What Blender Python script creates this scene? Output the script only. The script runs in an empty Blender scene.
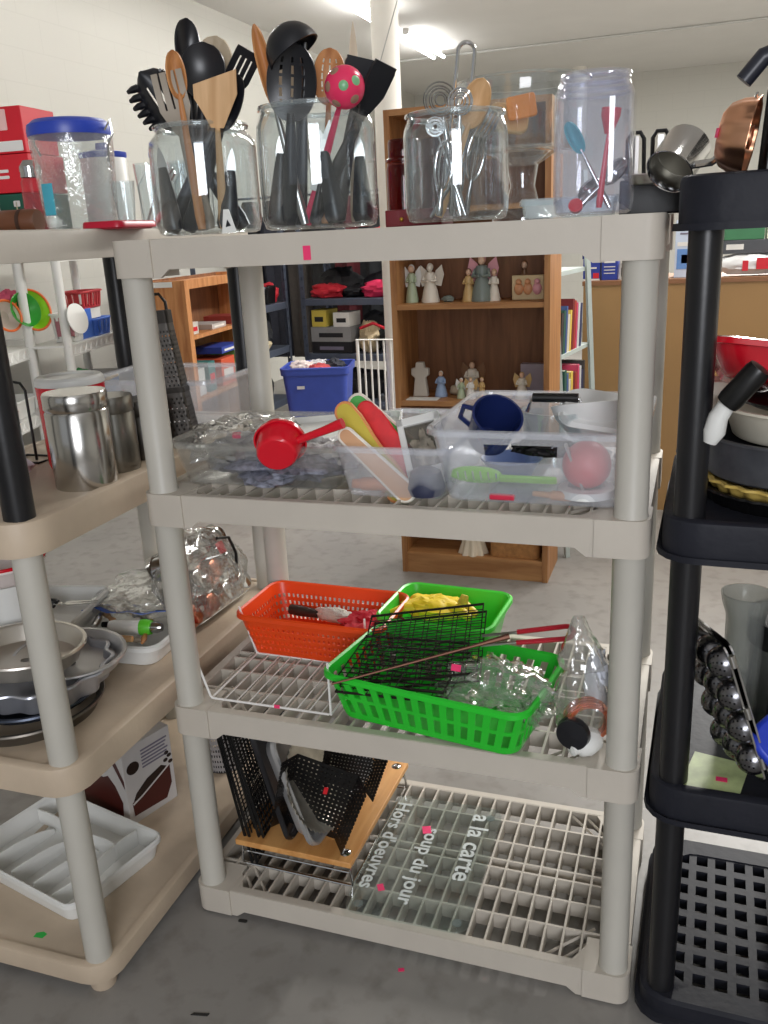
import bpy, math, random
from mathutils import Vector, Matrix, noise as mnoise
scene = bpy.context.scene
col = scene.collection
rnd = random.Random(7)
PI = math.pi
R = math.radians

# ------------------------------------------------------------ camera, light, exposure
cam_data = bpy.data.cameras.new('camera')
cam = bpy.data.objects.new('camera', cam_data)
col.objects.link(cam)
cam_data.sensor_fit = 'VERTICAL'
cam_data.sensor_height = 24.0
cam_data.lens = 24.0 * 876.25 / 1024.0
cam_data.clip_start = 0.02
cam.matrix_world = (Matrix.Translation((0.9622, -1.3295, 1.3935)) @ Matrix.Rotation(0.3469, 4, 'Z')
                    @ Matrix.Rotation(1.2641, 4, 'X') @ Matrix.Rotation(-0.0498, 4, 'Z'))
scene.camera = cam
scene.view_settings.view_transform = 'Standard'
scene.view_settings.look = 'None'
scene.view_settings.gamma = 1.0
scene.view_settings.use_curve_mapping = False
scene.view_settings.exposure = 0.18
scene.cycles.max_bounces = 8
scene.cycles.transparent_max_bounces = 40
scene.cycles.use_denoising = True
scene.cycles.sample_clamp_indirect = 6.0
world = bpy.data.worlds.new('world')
scene.world = world
world.use_nodes = True
world.node_tree.nodes['Background'].inputs[0].default_value = (0.92, 0.96, 1.0, 1)
world.node_tree.nodes['Background'].inputs[1].default_value = 0.34
TUBE_STRENGTH = 30.0
def area(name, loc, rot, sx, sy, power, color):
    d = bpy.data.lights.new(name, 'AREA'); d.shape = 'RECTANGLE'; d.size = sx; d.size_y = sy
    d.energy = power; d.color = color
    o = bpy.data.objects.new(name, d); col.objects.link(o); o.location = loc; o.rotation_euler = rot
    return o
# the shop's front window behind the photographer, a ceiling row, and an added back fill
area('front_window_light', (1.9, -4.2, 1.9), (R(84), 0, R(10)), 1.6, 1.8, 96, (0.93, 0.95, 1.0))
area('aisle_ceiling_light', (1.6, 2.6, 3.24), (0, 0, 0), 0.3, 3.0, 95, (1.0, 0.985, 0.95))
area('back_fill_light', (1.6, 6.4, 3.24), (0, 0, 0), 0.3, 4.0, 370, (1.0, 0.985, 0.95))  # added fill that brightens the rear floor and wall; no fixture hangs here

# ------------------------------------------------------------ mesh helpers
def lin(c):
    def f(x):
        x = x / 255.0
        return x / 12.92 if x <= 0.04045 else ((x + 0.055) / 1.055) ** 2.4
    return (f(c[0]), f(c[1]), f(c[2]), 1.0)
class MB:
    def __init__(s):
        s.v = []; s.f = []
    def add(s, vs, fs, m=None):
        b = len(s.v)
        s.v += [tuple(m @ Vector(p)) for p in vs] if m is not None else [tuple(p) for p in vs]
        s.f += [tuple(i + b for i in f) for f in fs]
        return s
    def box(s, x0, x1, y0, y1, z0, z1, m=None):
        vs = [(x, y, z) for x in (x0, x1) for y in (y0, y1) for z in (z0, z1)]
        return s.add(vs, [(0, 1, 3, 2), (4, 6, 7, 5), (0, 4, 5, 1), (2, 3, 7, 6), (0, 2, 6, 4), (1, 5, 7, 3)], m)
    def prism(s, pts, z0, z1, m=None):
        n = len(pts)
        vs = [(p[0], p[1], z0) for p in pts] + [(p[0], p[1], z1) for p in pts]
        fs = [tuple(range(n - 1, -1, -1)), tuple(range(n, 2 * n))] + [(i, (i + 1) % n, n + (i + 1) % n, n + i) for i in range(n)]
        return s.add(vs, fs, m)
    def lathe(s, prof, n=24, m=None):
        vs = []; fs = []; k = len(prof)
        for r, z in prof:
            r = max(r, 1e-5)
            vs += [(r * math.cos(2 * PI * j / n), r * math.sin(2 * PI * j / n), z) for j in range(n)]
        for i in range(k - 1):
            for j in range(n):
                a = i * n + j; b = i * n + (j + 1) % n
                fs.append((a, b, b + n, a + n))
        return s.add(vs, fs, m)
    def tube(s, path, r, n=8, m=None, closed=False):
        path = [Vector(p) for p in path]; k = len(path)
        rs = r if isinstance(r, (list, tuple)) else [r] * k
        vs = []; fs = []; prev = None
        for i, p in enumerate(path):
            if closed:
                t = path[(i + 1) % k] - path[i - 1]
            else:
                t = path[min(i + 1, k - 1)] - path[max(i - 1, 0)]
            t = t.normalized() if t.length > 1e-9 else Vector((0, 0, 1))
            if prev is None:
                u = t.cross(Vector((0, 0, 1)))
                if u.length < 0.1: u = t.cross(Vector((1, 0, 0)))
                u.normalize()
            else:
                u = (prev - t * prev.dot(t)).normalized()
            prev = u; w = t.cross(u)
            vs += [tuple(p + (u * math.cos(2 * PI * j / n) + w * math.sin(2 * PI * j / n)) * rs[i]) for j in range(n)]
        for i in range(k if closed else k - 1):
            for j in range(n):
                a = i * n + j; b = i * n + (j + 1) % n; c = ((i + 1) % k) * n
                fs.append((a, b, c + (j + 1) % n, c + j))
        if not closed:
            fs.append(tuple(range(n - 1, -1, -1))); fs.append(tuple((k - 1) * n + j for j in range(n)))
        return s.add(vs, fs, m)
    def ball(s, c, r, n=14, m=None, sc=(1, 1, 1)):
        prof = [(math.sin(PI * i / (n // 2)), -math.cos(PI * i / (n // 2))) for i in range(n // 2 + 1)]
        t = Matrix.Translation(c) @ Matrix.Diagonal((r * sc[0], r * sc[1], r * sc[2], 1))
        return s.lathe(prof, n, (m @ t) if m is not None else t)
    def shell(s, P, th, hole=None, wrap=False, m=None):
        """a sheet of points P[i][j] given thickness th; cells where hole(i, j) is true are left open"""
        ni = len(P); nj = len(P[0]); P = [[Vector(p) for p in row] for row in P]
        cj = nj if wrap else nj - 1
        vs = []
        for i in range(ni):
            for j in range(nj):
                a = P[min(i + 1, ni - 1)][j] - P[max(i - 1, 0)][j]
                if wrap: b = P[i][(j + 1) % nj] - P[i][j - 1]
                else: b = P[i][min(j + 1, nj - 1)] - P[i][max(j - 1, 0)]
                n = a.cross(b)
                n = n.normalized() if n.length > 1e-12 else Vector((0, 0, 1))
                vs.append(P[i][j] - n * th * 0.5); vs.append(P[i][j] + n * th * 0.5)
        keep = lambda i, j: 0 <= i < ni - 1 and (wrap or 0 <= j < cj) and not (hole and hole(i, j % cj))
        K = {(i, j): keep(i, j) for i in range(ni - 1) for j in range(cj)}
        def get(i, j):
            if wrap: j %= cj
            return K.get((i, j), False)
        fs = []
        ix = lambda i, j, k: 2 * (i * nj + (j % nj)) + k
        for (i, j), k in K.items():
            if not k: continue
            a, b, c, d = (i, j), (i, j + 1), (i + 1, j + 1), (i + 1, j)
            fs.append((ix(*a, 1), ix(*d, 1), ix(*c, 1), ix(*b, 1)))
            fs.append((ix(*a, 0), ix(*b, 0), ix(*c, 0), ix(*d, 0)))
            for (p, q, nb) in ((a, b, (i - 1, j)), (b, c, (i, j + 1)), (c, d, (i + 1, j)), (d, a, (i, j - 1))):
                if not get(*nb):
                    fs.append((ix(*p, 0), ix(*p, 1), ix(*q, 1), ix(*q, 0)))
        return s.add(vs, fs, m)
    def sheet(s, a, b, c, d, nu, nv, th, hole=None, bulge=None, m=None):
        a, b, c, d = map(Vector, (a, b, c, d)); P = []
        for i in range(nu + 1):
            u = i / nu; row = []
            for j in range(nv + 1):
                v = j / nv
                p = (a * (1 - v) + b * v) * (1 - u) + (d * (1 - v) + c * v) * u
                if bulge: p = p + Vector(bulge(u, v))
                row.append(p)
            P.append(row)
        return s.shell(P, th, hole, False, m)
def rring(w, d, r, n, z=0.0):
    """n points spaced evenly round a rounded rectangle, starting mid-front"""
    r = min(r, w / 2 - 1e-4, d / 2 - 1e-4)
    segs = [('l', (0, -d / 2), (w / 2 - r, -d / 2)), ('a', (w / 2 - r, -d / 2 + r), -90),
            ('l', (w / 2, -d / 2 + r), (w / 2, d / 2 - r)), ('a', (w / 2 - r, d / 2 - r), 0),
            ('l', (w / 2 - r, d / 2), (-w / 2 + r, d / 2)), ('a', (-w / 2 + r, d / 2 - r), 90),
            ('l', (-w / 2, d / 2 - r), (-w / 2, -d / 2 + r)), ('a', (-w / 2 + r, -d / 2 + r), 180),
            ('l', (-w / 2 + r, -d / 2), (0, -d / 2))]
    L = [math.dist(q[1], q[2]) if q[0] == 'l' else PI / 2 * r for q in segs]
    tot = sum(L); out = []
    for k in range(n):
        t = tot * k / n
        for q, l in zip(segs, L):
            if t <= l or q is segs[-1]:
                u = t / l if l > 0 else 0
                if q[0] == 'l':
                    out.append((q[1][0] + (q[2][0] - q[1][0]) * u, q[1][1] + (q[2][1] - q[1][1]) * u, z))
                else:
                    a = R(q[2] + 90 * u); out.append((q[1][0] + r * math.cos(a), q[1][1] + r * math.sin(a), z))
                break
            t -= l
    return out
def rpoly(w, d, r, k=5, cx=0, cy=0):
    r = min(r, w / 2 - 1e-4, d / 2 - 1e-4); o = []
    for sx, sy, a0 in ((1, -1, -90), (1, 1, 0), (-1, 1, 90), (-1, -1, 180)):
        for i in range(k + 1):
            a = R(a0 + 90 * i / k)
            o.append((cx + sx * (w / 2 - r) + r * math.cos(a), cy + sy * (d / 2 - r) + r * math.sin(a)))
    return o
def tub(mb, w, d, h, taper=0.02, r=0.03, th=0.003, lip=0.008, n=96, rows=10, holes=None, z0=0.0, bottom_holes=False):
    """open box with tapered walls, rolled rim and floor; holes(row, k, n) opens wall cells"""
    P = []
    for q in (0.02, 0.5, 0.93):
        P.append(rring((w - 2 * taper) * q, (d - 2 * taper) * q, r * q, n, z0))
    P.append(rring(w - 2 * taper, d - 2 * taper, r, n, z0 + 0.002))
    nb = len(P) - 1
    for i in range(1, rows + 1):
        q = i / rows
        P.append(rring(w - 2 * taper * (1 - q), d - 2 * taper * (1 - q), r, n, z0 + h * q))
    P.append(rring(w + lip, d + lip, r + lip / 2, n, z0 + h + 0.002))
    P.append(rring(w + 2 * lip, d + 2 * lip, r + lip, n, z0 + h))
    P.append(rring(w + 2 * lip + .001, d + 2 * lip + .001, r + lip, n, z0 + h - 0.008))
    hf = (lambda i, j: nb <= i < nb + rows and holes(i - nb, j, n)) if holes else None
    return mb.shell(P, th, hf, True)
def link(o, parent=None):
    col.objects.link(o)
    if parent: o.parent = parent
    return o
def mesh_obj(name, mb, mat, parent=None, sharp=38, bevel=0, m=None):
    me = bpy.data.meshes.new(name)
    me.from_pydata(mb.v, [], mb.f); me.validate(); 
    me.polygons.foreach_set('use_smooth', [True] * len(me.polygons))
    if sharp is not None: me.set_sharp_from_angle(angle=R(sharp))
    me.materials.append(mat)
    o = bpy.data.objects.new(name, me)
    if m is not None: o.matrix_world = m
    if bevel:
        b = o.modifiers.new('bevel', 'BEVEL'); b.width = bevel; b.segments = 2; b.limit_method = 'ANGLE'; b.angle_limit = R(40)
    return link(o, parent)
def tag(o, label, cat=None, group=None, kind=None):
    if label: o['label'] = label
    if cat: o['category'] = cat
    if group: o['group'] = group
    if kind: o['kind'] = kind
    return o
def thing(name, label, cat, loc=(0, 0, 0), rz=0.0, group=None, m=None):
    o = bpy.data.objects.new(name, None); o.empty_display_size = 0.02
    if m is not None: o.matrix_world = m
    else:
        o.location = loc; o.rotation_euler = (0, 0, rz)
    link(o); return tag(o, label, cat, group)
def solo(name, mb, mat, label, cat, loc=(0, 0, 0), rz=0.0, group=None, m=None, sharp=38, bevel=0):
    o = mesh_obj(name, mb, mat, None, sharp, bevel)
    if m is not None: o.matrix_world = m
    else:
        o.location = loc; o.rotation_euler = (0, 0, rz)
    return tag(o, label, cat, group)
def TR(x, y, z, rx=0, ry=0, rz=0):
    return Matrix.Translation((x, y, z)) @ Matrix.Rotation(R(rz), 4, 'Z') @ Matrix.Rotation(R(ry), 4, 'Y') @ Matrix.Rotation(R(rx), 4, 'X')
def lettering(s, size, mat, parent, m, depth=0.0004, name='lettering', bold=0.0):
    c = bpy.data.curves.new(name, 'FONT'); c.body = s; c.size = size; c.extrude = depth; c.offset = bold
    c.align_x = 'CENTER'; c.align_y = 'CENTER'; c.resolution_u = 3
    t = bpy.data.objects.new('tmp', c); col.objects.link(t)
    me = bpy.data.meshes.new_from_object(t.evaluated_get(bpy.context.evaluated_depsgraph_get()))
    bpy.data.objects.remove(t); me.materials.clear(); me.materials.append(mat)
    o = bpy.data.objects.new(name, me); link(o, parent); o.matrix_local = m
    return o

# ------------------------------------------------------------ materials
MC = {}
def pm(name, c, rough=0.5, metal=0.0, var=0.06, scale=12.0, bump=0.0, spec=0.5, coat=0.0, trans=0.0):
    if name in MC: return MC[name]
    m = bpy.data.materials.new(name); m.use_nodes = True; nt = m.node_tree; b = nt.nodes['Principled BSDF']
    b.inputs['Roughness'].default_value = rough; b.inputs['Metallic'].default_value = metal
    b.inputs['Specular IOR Level'].default_value = spec; b.inputs['Coat Weight'].default_value = coat
    tc = nt.nodes.new('ShaderNodeTexCoord'); no = nt.nodes.new('ShaderNodeTexNoise')
    no.inputs['Scale'].default_value = scale; no.inputs['Detail'].default_value = 4
    nt.links.new(tc.outputs['Object'], no.inputs['Vector'])
    cr = nt.nodes.new('ShaderNodeValToRGB'); l = lin(c)
    cr.color_ramp.elements[0].position = 0.3; cr.color_ramp.elements[1].position = 0.7
    cr.color_ramp.elements[0].color = tuple(x * (1 - var) for x in l[:3]) + (1,)
    cr.color_ramp.elements[1].color = tuple(min(1, x * (1 + var)) for x in l[:3]) + (1,)
    nt.links.new(no.outputs['Fac'], cr.inputs[0]); nt.links.new(cr.outputs[0], b.inputs['Base Color'])
    if bump:
        bp = nt.nodes.new('ShaderNodeBump'); bp.inputs['Strength'].default_value = bump; bp.inputs['Distance'].default_value = 0.004
        n2 = nt.nodes.new('ShaderNodeTexNoise'); n2.inputs['Scale'].default_value = scale * 6
        nt.links.new(tc.outputs['Object'], n2.inputs['Vector']); nt.links.new(n2.outputs['Fac'], bp.inputs['Height'])
        nt.links.new(bp.outputs[0], b.inputs['Normal'])
    MC[name] = m; return m
def clear(name, tint=(245, 248, 250), ior=1.45, rough=0.03, milk=0.0, milk_c=(225, 230, 235), bump=0.0, bscale=30, gain=1.0):
    """clear glass or plastic: light passes straight through, with a Fresnel sheen and an optional milky share"""
    if name in MC: return MC[name]
    m = bpy.data.materials.new(name); m.use_nodes = True; nt = m.node_tree
    nt.nodes.remove(nt.nodes['Principled BSDF']); out = nt.nodes['Material Output']
    tr = nt.nodes.new('ShaderNodeBsdfTransparent'); tr.inputs[0].default_value = lin(tint)
    gl = nt.nodes.new('ShaderNodeBsdfGlossy'); gl.inputs['Roughness'].default_value = rough
    gl.inputs['Color'].default_value = (1, 1, 1, 1)
    fr = nt.nodes.new('ShaderNodeLayerWeight'); fr.inputs['Blend'].default_value = 0.5
    pw = nt.nodes.new('ShaderNodeMath'); pw.operation = 'POWER'; pw.inputs[1].default_value = 3.2
    mu = nt.nodes.new('ShaderNodeMath'); mu.operation = 'MULTIPLY_ADD'; mu.inputs[1].default_value = 0.55 * gain; mu.inputs[2].default_value = 0.035 * gain; mu.use_clamp = True
    nt.links.new(fr.outputs['Facing'], pw.inputs[0]); nt.links.new(pw.outputs[0], mu.inputs[0])
    mx = nt.nodes.new('ShaderNodeMixShader'); nt.links.new(mu.outputs[0], mx.inputs[0])
    base = tr
    if milk:
        df = nt.nodes.new('ShaderNodeBsdfDiffuse'); df.inputs[0].default_value = lin(milk_c)
        tl = nt.nodes.new('ShaderNodeBsdfTranslucent'); tl.inputs[0].default_value = lin(milk_c)
        m0 = nt.nodes.new('ShaderNodeMixShader'); m0.inputs[0].default_value = 0.5
        nt.links.new(df.outputs[0], m0.inputs[1]); nt.links.new(tl.outputs[0], m0.inputs[2])
        m1 = nt.nodes.new('ShaderNodeMixShader'); m1.inputs[0].default_value = milk
        nt.links.new(tr.outputs[0], m1.inputs[1]); nt.links.new(m0.outputs[0], m1.inputs[2]); base = m1
    nt.links.new(base.outputs[0], mx.inputs[1]); nt.links.new(gl.outputs[0], mx.inputs[2])
    if bump:
        tc = nt.nodes.new('ShaderNodeTexCoord'); no = nt.nodes.new('ShaderNodeTexNoise'); no.inputs['Scale'].default_value = bscale
        bp = nt.nodes.new('ShaderNodeBump'); bp.inputs['Strength'].default_value = bump; bp.inputs['Distance'].default_value = 0.01
        nt.links.new(tc.outputs['Object'], no.inputs['Vector']); nt.links.new(no.outputs['Fac'], bp.inputs['Height'])
        nt.links.new(bp.outputs[0], gl.inputs['Normal']); nt.links.new(bp.outputs[0], fr.inputs['Normal'])
    nt.links.new(mx.outputs[0], out.inputs[0]); MC[name] = m; return m
def wood(name, c1, c2, scale=3.0, axis=2, rough=0.5, stretch=9.0):
    if name in MC: return MC[name]
    m = bpy.data.materials.new(name); m.use_nodes = True; nt = m.node_tree; b = nt.nodes['Principled BSDF']
    b.inputs['Roughness'].default_value = rough
    tc = nt.nodes.new('ShaderNodeTexCoord'); mp = nt.nodes.new('ShaderNodeMapping')
    sc = [stretch, stretch, stretch]; sc[axis] = 0.9; mp.inputs['Scale'].default_value = sc
    no = nt.nodes.new('ShaderNodeTexNoise'); no.inputs['Scale'].default_value = scale; no.inputs['Detail'].default_value = 6; no.inputs['Distortion'].default_value = 0.6
    cr = nt.nodes.new('ShaderNodeValToRGB'); cr.color_ramp.elements[0].position = 0.35; cr.color_ramp.elements[1].position = 0.68
    cr.color_ramp.elements[0].color = lin(c1); cr.color_ramp.elements[1].color = lin(c2)
    nt.links.new(tc.outputs['Object'], mp.inputs[0]); nt.links.new(mp.outputs[0], no.inputs['Vector'])
    nt.links.new(no.outputs['Fac'], cr.inputs[0]); nt.links.new(cr.outputs[0], b.inputs['Base Color'])
    MC[name] = m; return m
def emit(name, c, s):
    if name in MC: return MC[name]
    m = bpy.data.materials.new(name); m.use_nodes = True; b = m.node_tree.nodes['Principled BSDF']
    b.inputs['Base Color'].default_value = (0.9, 0.9, 0.9, 1); b.inputs['Emission Color'].default_value = c; b.inputs['Emission Strength'].default_value = s
    MC[name] = m; return m
GLASS = clear('clear_glass', (246, 249, 250), 1.45, 0.02, 0.02, (225, 230, 235), gain=1.9)
PLAS = clear('clear_plastic_jar', (247, 248, 252), 1.5, 0.06, 0.06, (225, 228, 245), gain=1.6)
RIMG = clear('thick_glass_rim', (240, 245, 246), 1.45, 0.03, 0.12, (225, 232, 236), gain=2.6)
TUBM = clear('translucent_plastic', (250, 251, 253), 1.45, 0.12, 0.21, (248, 250, 255), gain=.9)
BAG = clear('plastic_bag_film', (250, 250, 249), 1.5, 0.12, 0.075, (240, 240, 238), bump=0.6, bscale=38, gain=1.9)
AMBER = clear('amber_glass', (190, 70, 25), 1.5, 0.03)
STEEL = pm('brushed_steel', (190, 188, 184), 0.28, 1.0, 0.05)
CHROME = pm('chrome', (205, 205, 205), 0.12, 1.0, 0.03)
ALU = pm('aluminium', (205, 205, 206), 0.38, 0.75, 0.08, 20)
BLACKP = pm('black_nylon', (24, 25, 30), 0.32, 0, 0.1)
BLKM = pm('black_coated_metal', (14, 14, 15), 0.35, 0, 0.2)
WHITEP = pm('white_plastic', (226, 226, 222), 0.4, 0, 0.02)
PINK = pm('pink_sticker_paper', (238, 50, 110), 0.6, 0, 0.03)
WOODL = wood('light_beech', (196, 152, 104), (222, 182, 136), 6, 2)
BEIGE = pm('taupe_plastic_shelf', (192, 184, 172), 0.5, 0, 0.04, 8, 0.12)
GREYP = pm('grey_plastic_post', (188, 184, 174), 0.42, 0, 0.03, 8, 0.05)
TAUPE = pm('tan_plastic_shelf', (192, 174, 152), 0.5, 0, 0.08, 9, 0.15)
SHELFBLK = pm('black_plastic_shelf', (34, 35, 42), 0.5, 0, 0.15, 9, 0.2, 0.18)
POSTBLK = pm('black_plastic_post', (22, 22, 25), 0.34, 0, 0.1, 9, 0.05)
def sticker(parent, m, w=0.014, h=0.02, mat=None):
    b = MB(); b.box(-w / 2, w / 2, -h / 2, h / 2, 0, 0.0006)
    o = mesh_obj('price_sticker', b, mat or PINK, parent); o.matrix_local = m
    return o

# ------------------------------------------------------------ the room
def floor_mat():
    m = bpy.data.materials.new('painted_concrete'); m.use_nodes = True; nt = m.node_tree; b = nt.nodes['Principled BSDF']
    tc = nt.nodes.new('ShaderNodeTexCoord'); n1 = nt.nodes.new('ShaderNodeTexNoise'); n1.inputs['Scale'].default_value = 1.6; n1.inputs['Detail'].default_value = 8
    n2 = nt.nodes.new('ShaderNodeTexNoise'); n2.inputs['Scale'].default_value = 17; n2.inputs['Detail'].default_value = 6
    c1 = nt.nodes.new('ShaderNodeValToRGB'); c1.color_ramp.elements[0].position = .3; c1.color_ramp.elements[1].position = .7
    c1.color_ramp.elements[0].color = lin((128, 125, 121)); c1.color_ramp.elements[1].color = lin((150, 146, 141))
    c2 = nt.nodes.new('ShaderNodeValToRGB'); c2.color_ramp.elements[0].position = .22; c2.color_ramp.elements[1].position = .5
    c2.color_ramp.elements[0].color = (.62, .6, .58, 1); c2.color_ramp.elements[1].color = (1, 1, 1, 1)
    mx = nt.nodes.new('ShaderNodeMixRGB'); mx.blend_type = 'MULTIPLY'; mx.inputs[0].default_value = 0.8
    for n in (n1, n2): nt.links.new(tc.outputs['Object'], n.inputs['Vector'])
    nt.links.new(n1.outputs['Fac'], c1.inputs[0]); nt.links.new(n2.outputs['Fac'], c2.inputs[0])
    nt.links.new(c1.outputs[0], mx.inputs[1]); nt.links.new(c2.outputs[0], mx.inputs[2]); nt.links.new(mx.outputs[0], b.inputs['Base Color'])
    b.inputs['Roughness'].default_value = 0.42
    return m
def block_mat():
    m = bpy.data.materials.new('painted_block_wall'); m.use_nodes = True; nt = m.node_tree; b = nt.nodes['Principled BSDF']
    tc = nt.nodes.new('ShaderNodeTexCoord'); sp = nt.nodes.new('ShaderNodeSeparateXYZ'); cb = nt.nodes.new('ShaderNodeCombineXYZ')
    ad = nt.nodes.new('ShaderNodeMath'); ad.operation = 'ADD'
    nt.links.new(tc.outputs['Object'], sp.inputs[0]); nt.links.new(sp.outputs[0], ad.inputs[0]); nt.links.new(sp.outputs[1], ad.inputs[1])
    nt.links.new(ad.outputs[0], cb.inputs[0]); nt.links.new(sp.outputs[2], cb.inputs[1])
    br = nt.nodes.new('ShaderNodeTexBrick'); br.inputs['Scale'].default_value = 1.0; br.inputs['Brick Width'].default_value = 0.4; br.inputs['Row Height'].default_value = 0.2
    br.inputs['Mortar Size'].default_value = 0.004; br.inputs['Color1'].default_value = lin((198, 196, 188)); br.inputs['Color2'].default_value = lin((198, 196, 188)); br.inputs['Mortar'].default_value = lin((194, 192, 184))
    nt.links.new(cb.outputs[0], br.inputs['Vector']); nt.links.new(br.outputs['Color'], b.inputs['Base Color'])
    bp = nt.nodes.new('ShaderNodeBump'); bp.inputs['Strength'].default_value = 0.08; bp.invert = True
    nt.links.new(br.outputs['Fac'], bp.inputs['Height']); nt.links.new(bp.outputs[0], b.inputs['Normal']); b.inputs['Roughness'].default_value = 0.6
    return m
WALLM = block_mat()
def struct(name, mb, mat, **k):
    o = mesh_obj(name, mb, mat, None, **k); o['kind'] = 'structure'; return o
HC = 3.3
struct('floor', MB().box(-3.2, 5.2, -5, 12.2, -0.12, 0), floor_mat())
CEILM = pm('white_ceiling', (226, 224, 220), 0.75, 0, 0.02, 2)
struct('ceiling', MB().box(-3.2, 5.2, -5, 12.2, HC, HC + 0.1), CEILM)
struct('wall_left', MB().box(-3.25, -3.1, -5, 12.2, 0, HC), WALLM)
struct('wall_back', MB().box(-3.2, 5.2, 12.1, 12.25, 0, HC), WALLM)
struct('wall_right', MB().box(5.1, 5.25, -5, 12.2, 0, HC), WALLM)
struct('trim_1', MB().tube([(-3.1, 9.35, HC - .015), (5.1, 9.35, HC - .015)], 0.012), pm('conduit', (200, 200, 196), .4))
struct('trim_2', MB().lathe([(0, 0), (.085, 0), (.085, HC), (0, HC)], 20, Matrix.Translation((-0.93, 4.35, 0))), pm('white_column_paint', (226, 222, 212), .5, 0, 0.01))
struct('trim_3', MB().tube([(-.62, 11.2, HC), (-.62, 11.2, HC - .35)], .09, 14), pm('white_column_paint', (226, 222, 212), .5, 0, 0.01))
LAMP = emit('fluorescent_tube', (1.0, 0.99, 0.97, 1), TUBE_STRENGTH)
struct('daylight_block_wall', MB().box(-3.2, 5.2, -5.1, -5, 0, 1.0), WALLM)  # low wall added out of view to cut daylight on the near floor
def strip_light(x, y, label):
    t = thing('strip_light', label, 'ceiling light', (x, y, HC - .002), 0, 'fluorescent ceiling strips')
    b = MB(); b.prism([(-.035, 0), (.035, 0), (.03, -.05), (-.03, -.05)], -.61, .61, Matrix.Rotation(PI / 2, 4, 'X') )
    mesh_obj('housing', b, WHITEP, t)
    for s in (-1, 1):
        mesh_obj('tube', MB().tube([(s * .055, -.59, -.075), (s * .055, .59, -.075)], .016, 10), LAMP, t)
    return t
strip_light(-1.88, 8.45, 'farthest fluorescent ceiling strip, right of the white column')
strip_light(-1.88, 6.5, 'fluorescent ceiling strip left of the white column top')
for y in (4.9, 3.3):
    strip_light(-1.88, y, 'fluorescent ceiling strip above the frame')

# ------------------------------------------------------------ main taupe shelf unit (width X 0..0.914, depth Y 0..0.49)
W, D, TH = 0.914, 0.491, 0.0625
LEV = [0.0682, 0.5055, 0.9534, 1.404]
def grate_shelf(zt, first=False):
    b = MB(); cb = 0.085; r = 0.026
    for cx, cy in ((cb / 2, cb / 2), (W - cb / 2, cb / 2), (cb / 2, D - cb / 2), (W - cb / 2, D - cb / 2)):
        q = [(0, 0), (0, 0), (0, 0), (0, 0)]
        ox = -1 if cx < W / 2 else 1; oy = -1 if cy < D / 2 else 1; h = cb / 2; pts = []
        for sx, sy, a0 in ((1, -1, -90), (1, 1, 0), (-1, 1, 90), (-1, -1, 180)):
            if (sx, sy) == (ox, oy): pts += [(cx + sx * (h - r) + r * math.cos(R(a0 + 90 * i / 6)), cy + sy * (h - r) + r * math.sin(R(a0 + 90 * i / 6))) for i in range(7)]
            else: pts.append((cx + sx * h, cy + sy * h))
        b.prism(pts, zt - TH, zt)
    mid = TH - 0.014
    q = [(cb - .004, -TH), (cb + .012, -TH), (cb + .03, -mid), (W - cb - .03, -mid), (W - cb - .012, -TH), (W - cb + .004, -TH), (W - cb + .004, 0), (cb - .004, 0)]
    for y in (0.004, D - .004 - .008):
        b.prism([(x, z) for x, z in q], 0, .008, Matrix.Translation((0, y + .008, zt - .0015)) @ Matrix.Rotation(PI / 2, 4, 'X'))
    q = [(cb - .004, -TH), (cb + .01, -TH), (cb + .02, -mid), (D - cb - .02, -mid), (D - cb - .01, -TH), (D - cb + .004, -TH), (D - cb + .004, 0), (cb - .004, 0)]
    for x in (0.004, W - .012):
        b.prism([(y, z) for y, z in q], 0, .008, Matrix(((0, 0, 1, x), (1, 0, 0, 0), (0, 1, 0, zt - .0015), (0, 0, 0, 1))))
    # rim round the grating
    e = .022
    b.box(cb - .01, W - cb + .01, .006, e, zt - .007, zt - .0007); b.box(cb - .01, W - cb + .01, D - e, D - .006, zt - .007, zt - .0007)
    b.box(.006, e, cb - .01, D - cb + .01, zt - .007, zt - .0008); b.box(W - e, W - .006, cb - .01, D - cb + .01, zt - .007, zt - .0008)
    hb = .034; top = zt - .0005
    nx = 24; px = (W - 2 * e) / nx
    for i in range(nx + 1):
        x = e + i * px; y0, y1 = (.012, D - .012)
        if x < cb or x > W - cb: y0, y1 = cb - .004, D - cb + .004
        b.box(x - .0022, x + .0022, y0, y1, top - hb, top)
    for y in (e, .098, .172, .232, .259, .319, .393, D - e):
        x0, x1 = (.012, W - .012)
        b.box(x0, x1, y - .0025, y + .0025, top - hb, top - .001)
    # corner webs and diagonal ribs
    for sx, sy in ((0, 0), (1, 0), (0, 1), (1, 1)):
        fx = lambda v: W - v if sx else v
        fy = lambda v: D - v if sy else v
        tri = [(fx(cb - .01), fy(.012)), (fx(cb + .028), fy(.012)), (fx(cb - .01), fy(cb - .002))]
        if sx ^ sy: tri = tri[::-1]
        b.prism(tri, zt - .02, zt - .0013)
        for k in (.05, .085):
            b.tube([(fx(cb + k), fy(.018), zt - .012), (fx(cb - .01), fy(.045 + k * .9), zt - .012)], .0035, 4)
    return b
unit = thing('shelf_unit', 'taupe plastic four-tier shelf unit in the middle, with grated shelves', 'shelf unit')
for i, z in enumerate(LEV):
    mesh_obj('shelf', grate_shelf(z), BEIGE, unit, bevel=0)
PI_, PY = 0.0315, 0.031
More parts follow.
